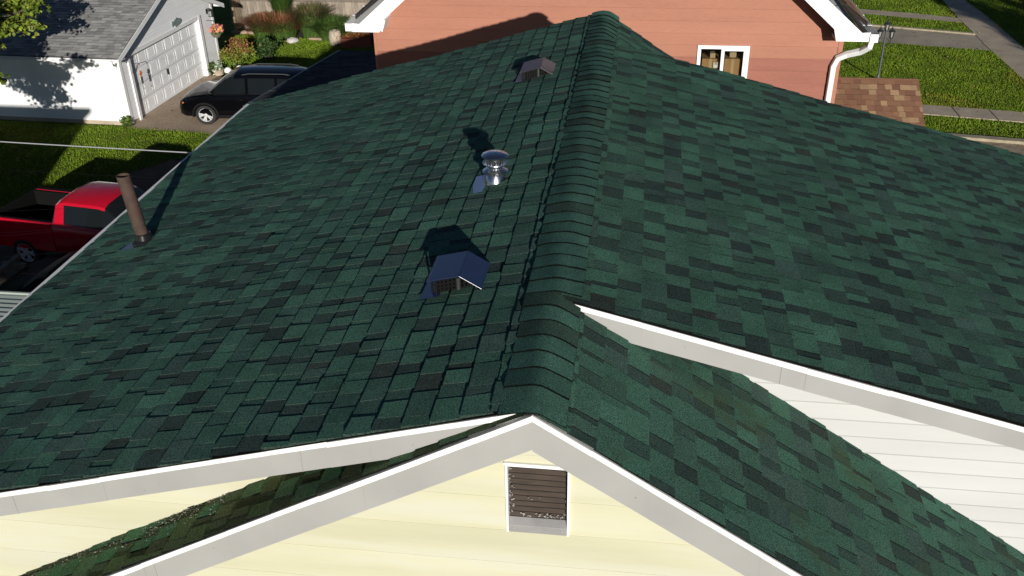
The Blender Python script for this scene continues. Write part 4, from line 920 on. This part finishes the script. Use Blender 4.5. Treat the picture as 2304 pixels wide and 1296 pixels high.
def blades(name, c, n, rad_, h, spread, cols, par, seed, wd=.012, tip=None):
    rg = np.random.default_rng(seed); a = rg.uniform(0, 2 * np.pi, n); r = rad_ * np.sqrt(rg.random(n))
    base = np.stack([r * np.cos(a), r * np.sin(a), np.zeros(n)], 1) + np.array(c)
    lean = spread * rg.uniform(.1, 1.2, n); H_ = h * rg.uniform(.5, 1.1, n); a2 = a + rg.normal(0, .6, n)
    dx = np.stack([np.cos(a2), np.sin(a2), np.zeros(n)], 1); sx = np.stack([-np.sin(a2), np.cos(a2), np.zeros(n)], 1) * wd
    mid = base + dx * (lean * .35 * H_)[:, None] + np.array([0, 0, 1.]) * (H_ * .68)[:, None]
    top = base + dx * (lean * H_)[:, None] + np.array([0, 0, 1.]) * (H_ * (1.0 - .28 * lean))[:, None]
    V = np.concatenate([np.stack([base - sx, base + sx, mid + sx * .8, mid - sx * .8], 1), np.stack([mid - sx * .8, mid + sx * .8, top + sx * .2, top - sx * .2], 1)])
    C1 = np.array(cols)[rg.integers(0, len(cols), n)] * rg.uniform(.7, 1.25, (n, 1))
    C2 = C1 if tip is None else np.where(rg.random((n, 1)) < .75, np.array(tip)[rg.integers(0, len(tip), n)] * rg.uniform(.7, 1.3, (n, 1)), C1)
    return quads_np(name, V, np.concatenate([C1, C2]), 'blade', par)
GRN = [(.055, .105, .018), (.075, .125, .022), (.04, .085, .016)]; TIP = [(.34, .10, .05), (.28, .12, .06), (.20, .08, .05)]
for k, (x, y, r, h, sp, tip, lb) in enumerate([(-15.6, 35.7, .42, 1.0, .9, TIP, 'low reddish ornamental grass at the left of the fence bed'), (-14.75, 35.55, .5, 1.1, .9, TIP, 'wide reddish ornamental grass in the middle of the fence bed'),
                                        (-13.55, 35.85, .38, 1.4, .6, [(.16, .10, .05), (.12, .12, .05)], 'tallest brown-plumed ornamental grass against the fence'), (-12.6, 35.6, .5, .95, .9, GRN, 'green ornamental grass at the right of the fence bed'),
                                        (-15.0, 36.4, .15, 1.7, .3, GRN, 'slim upright green reed between the reddish grasses')]):
    t = thing('ornamental_grass', lb, 'grass clump', (x, y, G), 0, 'ornamental grasses along the fence')
    blades('foliage', (0, 0, 0), 3600, r, h, sp, GRN, t, 70 + k, tip=tip)
bd = sheet('flower_bed', [(-17.2, 36.0), (-13.6, 35.45), (-10.6, 35.2), (-8.5, 35.2), (-8.5, 36.9), (-17.2, 36.9)], G + .006, 'soil')
def shrub(name, label, cat, loc, R, n, size, cols, seed, grp=None):
    t = thing(name, label, cat, loc, 0, grp); rg = np.random.default_rng(seed)
    k = 26; cc = rg.normal(0, 1, (k, 3)); cc /= np.linalg.norm(cc, axis=1)[:, None]; cc = cc * np.array(R) * rg.uniform(.35, .85, (k, 1)) + np.array([0, 0, R[2] * .95]); cc[:, 2] = np.abs(cc[:, 2]) + .05
    p = cc[rg.integers(0, k, n)] + rg.normal(0, .17, (n, 3)) * np.array(R); p[:, 2] = np.maximum(p[:, 2], .03)
    c = np.array(cols); w_ = np.clip((p[:, 2] / (2 * R[2])) * len(c) + rg.normal(0, .7, n), 0, len(c) - 1).astype(int)
    quads_np('foliage', leafquads(p, size, rg), c[w_] * rg.uniform(.65, 1.3, (n, 1)), 'leaf', t)
    b = MB()
    for j in range(7):
        q = cc[j]; b.tube([(0, 0, 0), (q[0] * .4, q[1] * .4, q[2] * .6), tuple(q)], [.02, .013, .005], 5)
    b.build('stem', 'bark', t); return t
shrub('burning_bush', 'rounded shrub turning red and orange beside the garage corner', 'shrub', (-15.0, 30.95, G), (.72, .65, .62), 3600, .045, [(.08, .14, .02), (.13, .20, .025), (.19, .22, .03), (.22, .15, .035), (.28, .11, .05)], 81)
shrub('green_bush', 'small dark green bush behind the burning bush', 'shrub', (-14.3, 32.4, G), (.6, .5, .42), 1500, .05, [(.03, .06, .015), (.045, .085, .02)], 82)
shrub('clipped_bush', 'low round bush in front of the garage corner', 'shrub', (-15.85, 30.35, G), (.28, .28, .22), 1100, .035, [(.04, .07, .015), (.07, .11, .02)], 83)
shrub('silver_plant', 'grey-green plant at the foot of the burning bush', 'plant', (-14.1, 30.4, G), (.25, .25, .16), 500, .035, [(.13, .17, .10), (.18, .2, .13)], 84)
shrub('flowering_bush', 'orange-flowered bush beside the planter near the red house', 'shrub', (-11.0, 35.1, G), (.5, .35, .45), 1600, .04, [(.06, .09, .02), (.2, .08, .02), (.45, .13, .03)], 85)
shrub('leafy_bush', 'pale leafy bush at the right end of the fence bed', 'shrub', (-11.9, 35.7, G), (.6, .4, .4), 1700, .045, [(.06, .1, .03), (.12, .17, .05)], 86)
shrub('weed_tuft', 'leafy weed at the foot of the white garage corner', 'plant', (-16.15, 24.35, G), (.2, .2, .2), 380, .05, [(.07, .12, .02), (.11, .17, .03)], 87)
def stone(name, label, cat, loc, r, m, seed, grp=None, sq=(1, 1, .7)):
    b = MB(); rg = random.Random(seed); prof = [(.01, 0), (.8, .05), (1., .4), (.85, .8), (.45, 1.05), (.01, 1.1)]
    b.lathe([(q * r, z * r * sq[2]) for q, z in prof], (0, 0, 0), 11)
    b.v = [(x * sq[0] * (1 + rg.uniform(-.12, .12)), y * sq[1] * (1 + rg.uniform(-.12, .12)), z * (1 + rg.uniform(-.1, .1))) for x, y, z in b.v]
    o = b.build(name, m, smooth=50); o.location = loc; return tag(o, label, cat, grp)
stone('white_rock', 'white rock at the front of the grasses in the fence bed', 'rock', (-14.15, 34.95, G), .27, 'stone', 1)
for k, (x, lb) in enumerate([(-17.15, 'leftmost reddish edging stone by the garden gate'), (-16.80, 'second reddish edging stone right of the garden gate'), (-16.42, 'third reddish edging stone, nearest the red grasses')]):
    stone('edging_stone', lb, 'stone', (x, 36.15, G), .19, 'edging', 5 + k, 'edging stones of the fence bed', (1.2, .8, .7))
b = MB(); b.box((-.62, -.07, 0), (.62, .07, .10)); o = tag(b.build('edging_board', 'edging', bevel=.015), 'pale timber edging along the front of the fence bed', 'edging'); o.location = (-12.95, 35.38, G)
# pots and ornaments by the garage corner
b = MB(); b.lathe([(.10, 0), (.17, .05), (.20, .20), (.23, .24), (.20, .25), (.02, .23)], (0, 0, 0), 16)
pt = tag(b.build('plant_pot', 'concrete', smooth=30), 'grey pot of white flowers by the garage corner', 'plant pot'); pt.location = (-15.42, 30.15, G)
rg = np.random.default_rng(4); p = rg.normal(0, .09, (160, 3)) + np.array([0, 0, .33]); quads_np('flowers', leafquads(p, .04, rg), np.where(rg.random((160, 1)) < .6, np.array([[.55, .6, .5]]), np.array([[.08, .13, .04]])), 'leaf', pt)
for k, (x, y, lb) in enumerate([(-14.80, 29.62, 'white mushroom-shaped garden ornament nearer the garage door'), (-14.45, 29.88, 'white mushroom-shaped garden ornament farther from the garage door')]):
    b = MB(); b.lathe([(.05, 0), (.045, .30)], (0, 0, 0), 10); o = b.build('garden_ornament', 'concrete'); o.location = (x, y, G); tag(o, lb, 'ornament', 'white garden ornaments')
    b = MB(); b.lathe([(.10, .30), (.14, .33), (.13, .42), (.07, .48), (.01, .50)], (0, 0, 0), 16); b.build('cap', 'drip', o, smooth=50)
# barrel, planter, chair and white panel near the red house
b = MB(); b.lathe([(.20, 0), (.25, .1), (.27, .32), (.24, .55), (.19, .60), (.16, .58), (.02, .5)], (0, 0, 0), 18)
o = tag(b.build('garden_urn', 'concrete', smooth=35), 'grey urn at the lawn edge beside the planter', 'urn'); o.location = (-12.2, 34.7, G)
b = MB(); b.lathe([(.04, .38), (.10, .42), (.10, .46), (.02, .48)], (0, -.2, 0), 10, rot=None); b.build('spout', 'stone', o)
pl = thing('planter_box', 'dark red planter box full of orange flowers near the red house', 'planter', (-11.25, 34.5, G), rad(8))
b = MB(); b.tone = (.20, .05, .03); b.box((-.62, -.2, 0), (.62, .2, .38)); b.build('box', 'red_low', pl, bevel=.01)
rg = np.random.default_rng(14); p = rg.normal(0, 1, (700, 3)) * np.array([.3, .1, .08]) + np.array([0, 0, .46]); quads_np('flowers', leafquads(p, .035, rg), np.array([(.40, .12, .03), (.07, .1, .02), (.3, .06, .03), (.06, .08, .02)])[rg.integers(0, 4, 700)], 'leaf', pl)
ch = thing('patio_chair', 'dark patio chair with pale tubular arms against the red house', 'chair', (-10.55, 35.1, G), rad(25))
b = MB(); b.tube([(-.27, -.25, 0), (-.27, -.25, .62), (-.27, .2, .64), (-.27, .3, 0)], .018, 6); b.tube([(.27, -.25, 0), (.27, -.25, .62), (.27, .2, .64), (.27, .3, 0)], .018, 6); b.build('frame', 'galv_dark', ch)
b = MB(); b.box((-.25, -.24, .40), (.25, .24, .44)); b.build('seat', 'plastic', ch); b = MB(); b.hexa([(-.25, .22, .44), (.25, .22, .44), (.25, .26, .44), (-.25, .26, .44)], [(-.25, .36, .98), (.25, .36, .98), (.25, .40, .98), (-.25, .40, .98)]); b.build('backrest', 'plastic', ch)
b = MB()
for k in range(7): b.box((-.5 + k * .15, -.02, .05), (-.37 + k * .15, .01, 1.05))
b.box((-.52, .012, .2), (.56, .04, .28)); b.box((-.52, .012, .8), (.56, .04, .88))
o = tag(b.build('lattice_fence', 'white'), 'white slatted panel under the red house eave', 'fence panel'); o.location = (-11.05, 36.2, G); o.rotation_euler = (0, 0, rad(-4))

# ---------------------------------------------------------------- lamp post on the front lawn
lp = thing('lamp_post', 'dark three-lantern lamp post on the front lawn', 'lamp post', (8.94, 31.28, G))
b = MB(); b.lathe([(.09, 0), (.085, .10), (.05, .18), (.042, .3), (.036, 1.75), (.03, 1.82)], (0, 0, 0), 14); b.build('pole', 'iron_grey', lp, smooth=40)
b = MB()
for s_ in (-1, 1): b.tube([(0, 0, 1.25), (s_ * .10, 0, 1.28), (s_ * .19, 0, 1.38), (s_ * .20, 0, 1.55)], .013, 6); b.tube([(0, 0, 1.55), (s_ * .1, 0, 1.52), (s_ * .16, 0, 1.40)], .009, 5)
b.build('arm', 'iron', lp)
def lantern(par, x, z):
    b = MB(); b.lathe([(.02, .36), (.05, .30), (.12, .24), (.125, .225), (.09, .22)], (x, 0, z), 8); b.lathe([(.03, -.02), (.06, .0), (.065, .02)], (x, 0, z), 8); b.lathe([(.012, .36), (.016, .40), (.002, .43)], (x, 0, z), 6)
    for k in range(6):
        a = k * math.pi / 3; b.tube([(x + .06 * math.cos(a), .06 * math.sin(a), z + .01), (x + .098 * math.cos(a), .098 * math.sin(a), z + .225)], .008, 4)
    o = b.build('lantern', 'iron', par); b = MB(); b.lathe([(.045, .02), (.078, .215)], (x, 0, z), 8); b.build('lantern_glass', 'lamp_glass', o)
lantern(lp, 0, 1.80); lantern(lp, -.20, 1.55); lantern(lp, .20, 1.55)

# ---------------------------------------------------------------- trees
def leaf5(p, size, rg):
    """small lobed leaves: two crossed quads each"""
    return np.concatenate([leafquads(p, size, rg, .35, .75), leafquads(p + rg.normal(0, size * .4, p.shape), size * .8, rg, .35, .7)])
def tree(name, label, base, trunk, limbs, blobs, n, size, cols, seed, per=9):
    t = thing(name, label, 'tree', base); rg = np.random.default_rng(seed); B0 = Vector(base)
    b = MB(); b.tube([Vector(p) - B0 for p in trunk[0]], trunk[1], 10); b.build('trunk', 'bark', t, smooth=50)
    b = MB()
    for path in limbs: b.tube([Vector(p) - B0 for p in path], [.09 * (1 - .8 * i / (len(path) - 1)) for i in range(len(path))], 6)
    b.build('limb', 'bark', t, smooth=50)
    vol = np.array([r[0] * r[1] * r[2] for _, r in blobs]) ** .8; cnt = (n * vol / vol.sum()).astype(int); P = []; Wt = []
    for (c, r), k in zip(blobs, cnt):
        m = max(2, k // per); q = rg.normal(0, 1, (m, 3)); q /= np.linalg.norm(q, axis=1)[:, None]; q *= np.cbrt(rg.random((m, 1))) * .95
        cen = np.array(c) + q * np.array(r); w_ = rg.uniform(.6, 1.3, m)
        idx = np.repeat(np.arange(m), per); pp = cen[idx] + rg.normal(0, 1, (m * per, 3)) * np.array([.16, .16, .06]); pp[:, 2] -= np.hypot(pp[:, 0] - cen[idx, 0], pp[:, 1] - cen[idx, 1]) * .35
        P.append(pp); Wt.append(w_[idx])
    P = np.concatenate(P) - np.array(base); Wt = np.concatenate(Wt)
    V = leaf5(P, size, rg); C = np.array(cols)[rg.integers(0, len(cols), len(P))] * Wt[:, None]
    quads_np('crown', V, np.concatenate([C, C * .95]), 'leaf', t); return t
LEAF = [(.16, .225, .024), (.21, .26, .03), (.115, .175, .02), (.26, .285, .045)]
tree('maple_tree', 'maple with yellow-green leaves reaching in at the top left corner', (-20.6, 17.4, G),
     ([(-20.6, 17.4, G), (-20.5, 17.5, -6.2), (-20.3, 17.6, -4.6), (-20.2, 17.8, -2.5), (-20.2, 17.9, -.6)], [.24, .2, .17, .11, .05]),
     [[(-20.4, 17.6, -5.2), (-18.9, 19.6, -4.3), (-17.6, 21.2, -3.8), (-16.9, 22.2, -3.65)], [(-20.35, 17.6, -4.8), (-18.6, 17.4, -4.6), (-16.6, 17.2, -4.3), (-15.3, 17.0, -4.1)], [(-20.3, 17.6, -4.4), (-19.4, 20.0, -3.4), (-18.6, 21.6, -3.0)], [(-20.3, 17.7, -4.2), (-18.4, 17.6, -3.5), (-16.8, 17.4, -3.0)]],
     [((-17.60, 22.10, -3.62), (.85, .5, .26)), ((-16.95, 22.35, -3.60), (.34, .30, .13)), ((-17.55, 21.35, -3.98), (.85, .5, .24)), ((-16.78, 21.45, -3.98), (.34, .30, .12)), ((-18.6, 21.6, -3.1), (1.1, .8, .5)), ((-18.4, 21.0, -4.35), (.8, .6, .3)), ((-19.3, 21.0, -3.6), (1.3, 1.1, .9)), ((-17.4, 18.9, -3.0), (.9, .9, .45)), ((-18.0, 19.6, -3.6), (.9, .8, .45)),
      ((-16.2, 16.9, -4.35), (.55, .5, .30)), ((-15.25, 16.9, -4.0), (.45, .4, .22)), ((-17.0, 17.1, -4.6), (1.1, .7, .55)), ((-16.6, 16.9, -5.2), (.7, .5, .3)), ((-17.6, 17.0, -3.9), (1.3, .9, .7)), ((-19.2, 17.6, -3.6), (1.8, 1.6, 1.1)), ((-20.3, 17.8, -2.0), (1.9, 1.8, 1.3)), ((-18.2, 18.2, -2.7), (1.0, .9, .5))],
     28000, .080, LEAF, 91)
tree('street_tree', 'street tree beyond the right edge, shading the far walk', (25.2, 13.5, G), ([(25.2, 13.5, G), (25.3, 13.5, -5.4), (25.2, 13.6, -2)], [.3, .25, .12]),
     [[(25.3, 13.5, -5.2), (23.7, 14.5, -3.4), (22.8, 15.5, -2.6)], [(25.2, 13.5, -4.8), (26.8, 12.5, -3.2), (28.2, 12.1, -2.4)]],
     [((25.2, 13.5, -2.2), (2.6, 2.6, 2.0)), ((22.9, 15.1, -2.8), (1.3, 1.5, .8)), ((27.4, 16, -2.0), (2.2, 2.6, 1.6)), ((24.4, 11.0, -1.9), (1.6, 1.8, 1.2)), ((23.6, 13.6, -.9), (1.2, 1.4, .7)), ((26.2, 18.6, -2.6), (1.6, 1.9, 1.2))], 6500, .16, LEAF, 92, per=7)
tree('tall_street_tree', 'second taller street tree beyond the right edge', (29.5, 17.0, G), ([(29.5, 17, G), (29.6, 17, -4.5), (29.5, 17, 0)], [.34, .28, .12]),
     [[(29.6, 17, -4), (28, 17.5, -2), (27.1, 18, -.6)]], [((29.5, 17, -.5), (3.4, 3.6, 3.2)), ((27.3, 19.5, -2.4), (1.8, 2.0, 1.2))], 6000, .18, LEAF, 93, per=7)

# ---------------------------------------------------------------- lawn blades
def lawn(name, polys, dens, seed, holes=(), h=.05, bare=0.):
    rg = np.random.default_rng(seed); P = []
    def inside(p, poly):
        x, y = p[:, 0], p[:, 1]; r = np.zeros(len(p), bool); n = len(poly)
        for i in range(n):
            (x1, y1), (x2, y2) = poly[i], poly[(i + 1) % n]
            c = ((y1 > y) != (y2 > y)) & (x < (x2 - x1) * (y - y1) / (y2 - y1 + 1e-12) + x1); r ^= c
        return r
    for poly in polys:
        q = np.array(poly); lo, hi = q.min(0), q.max(0); n = int(np.prod(hi - lo) * dens); p = lo + rg.random((n, 2)) * (hi - lo); P.append(p[inside(p, poly)])
    P = np.concatenate(P)
    for hpoly in holes: P = P[~inside(P, hpoly)]
    n = len(P); patch = .5 + .5 * np.sin(P[:, 0] * 2.1 + 1.3 * np.sin(P[:, 1] * 1.7)) * np.sin(P[:, 1] * 2.7 + np.sin(P[:, 0] * 3.1))
    Hh = h * (.5 + .9 * rg.random(n)) * (.65 + .6 * patch); a = rg.uniform(0, 2 * np.pi, n); w_ = .009 + .009 * rg.random(n)
    b0 = np.stack([P[:, 0], P[:, 1], np.full(n, G)], 1); sx = np.stack([np.cos(a), np.sin(a), np.zeros(n)], 1) * w_[:, None]
    le = rg.normal(0, .35, (n, 2)) * Hh[:, None]; top = b0 + np.concatenate([le, Hh[:, None]], 1)
    V = np.stack([b0 - sx, b0 + sx, top], 1)
    base = np.array([(.125, .205, .010), (.165, .235, .015), (.100, .170, .009), (.20, .20, .05)]); ci = rg.choice(4, n, p=[.4, .3, .24, .06])
    C = base[ci] * (.80 + .36 * patch)[:, None] * rg.uniform(.88, 1.12, (n, 1)) * np.where((np.sin(P[:, 0] * .83 + 2) * np.sin(P[:, 1] * .71 + P[:, 0] * .3) > .62)[:, None], np.array([[1.25, .96, 1.2]]), 1.)
    o = quads_np(name, V, C, 'blade', None, 3); o['kind'] = 'stuff'; return o
lawn('grass', [[(-22, 17.8), (-12.2, 17.8), (-8, 17.6), (-8, 23.75), (-13.3, 24.1), (-15.7, 24.4), (-22, 24.55)]], 760, 1, [[(-14.4, 19.4), (-12.3, 18.3), (-8.0, 17.6), (-8.0, 21.2), (-11.9, 22.2), (-13.5, 21.7), (-14.2, 20.6)]])
lawn('grass', [[(-16.0, 32.0), (-15.7, 30.6), (-13.5, 29.5), (-9.5, 28.9), (-7.6, 28.8), (-7.6, 35.2), (-10.6, 35.25), (-13.6, 35.5), (-17, 36.1), (-17, 33)]], 760, 2)
lawn('grass', [[(6.6, 29.2), (14.1, 27.95), (14.1, 35.5), (9.57, 36.6), (6.6, 37.3)]], 760, 3)
lawn('grass', [[(6.6, 26.5), (14.1, 25.15), (14.1, 26.85), (6.6, 28.25)]], 760, 4)
lawn('grass', [[(6.8, 40.5), (14.1, 38.1), (14.15, 39.9), (9.98, 41.35), (8.6, 41.8)], [(8.8, 42.8), (14.3, 40.8), (14.4, 52), (8.8, 52)]], 520, 5)
lawn('grass', [[(15.45, 28), (18.1, 28), (18.1, 52), (15.35, 52)]], 420, 6)

# a few fallen leaves on the lawns and paving
rg = np.random.default_rng(33); n = 420
X = np.concatenate([rg.uniform(7, 18, 280), rg.uniform(-16, -8, 140)]); Y = np.concatenate([rg.uniform(25, 46, 280), rg.uniform(18, 35, 140)])
P_ = np.stack([X, Y, np.full(n, G + .05)], 1); lv = quads_np('fallen_leaves', leafquads(P_, .035, rg, .25, .7), np.array([(.30, .20, .05), (.22, .11, .04), (.34, .27, .08), (.14, .09, .04)])[rg.integers(0, 4, n)], 'leaf'); lv['kind'] = 'stuff'

# ---------------------------------------------------------------- overhead cables (from the left eave to a pole outside the frame)
cable((-4.31, 5.71, -1.2), (-12.0, 7.389, -1.676), .015, 0.0065, 'wire', 'thickest pale cable meeting the eave above the sunlit lawn')
cable((-4.31, 4.83, -1.12), (-12.0, 8.618, -2.667), .015, 0.0011, 'wire_dark', 'thin cable just below the thick pale cable')
cable((-4.31, 4.23, -1.14), (-12.0, 9.135, -3.901), .015, 0.0011, 'wire_dark', 'thin cable crossing the top of the pickup bed')
cable((-4.31, 3.81, -1.15), (-12.0, 9.922, -4.677), .015, 0.0011, 'wire_dark', 'upper of the close pair of thin cables crossing the pickup door')
cable((-4.31, 3.72, -1.12), (-12.0, 10.043, -4.826), .015, 0.0011, 'wire_dark', 'lower of the close pair of thin cables crossing the pickup door')
cable((-4.31, 3.31, -1.15), (-12.0, 11.277, -5.782), .015, 0.0011, 'wire_dark', 'thin dark cable crossing below the pickup')
cable((-4.31, 2.87, -1.14), (-12.0, 11.001, -5.885), .015, 0.0011, 'wire_dark', 'lowest thin cable over the dark car')
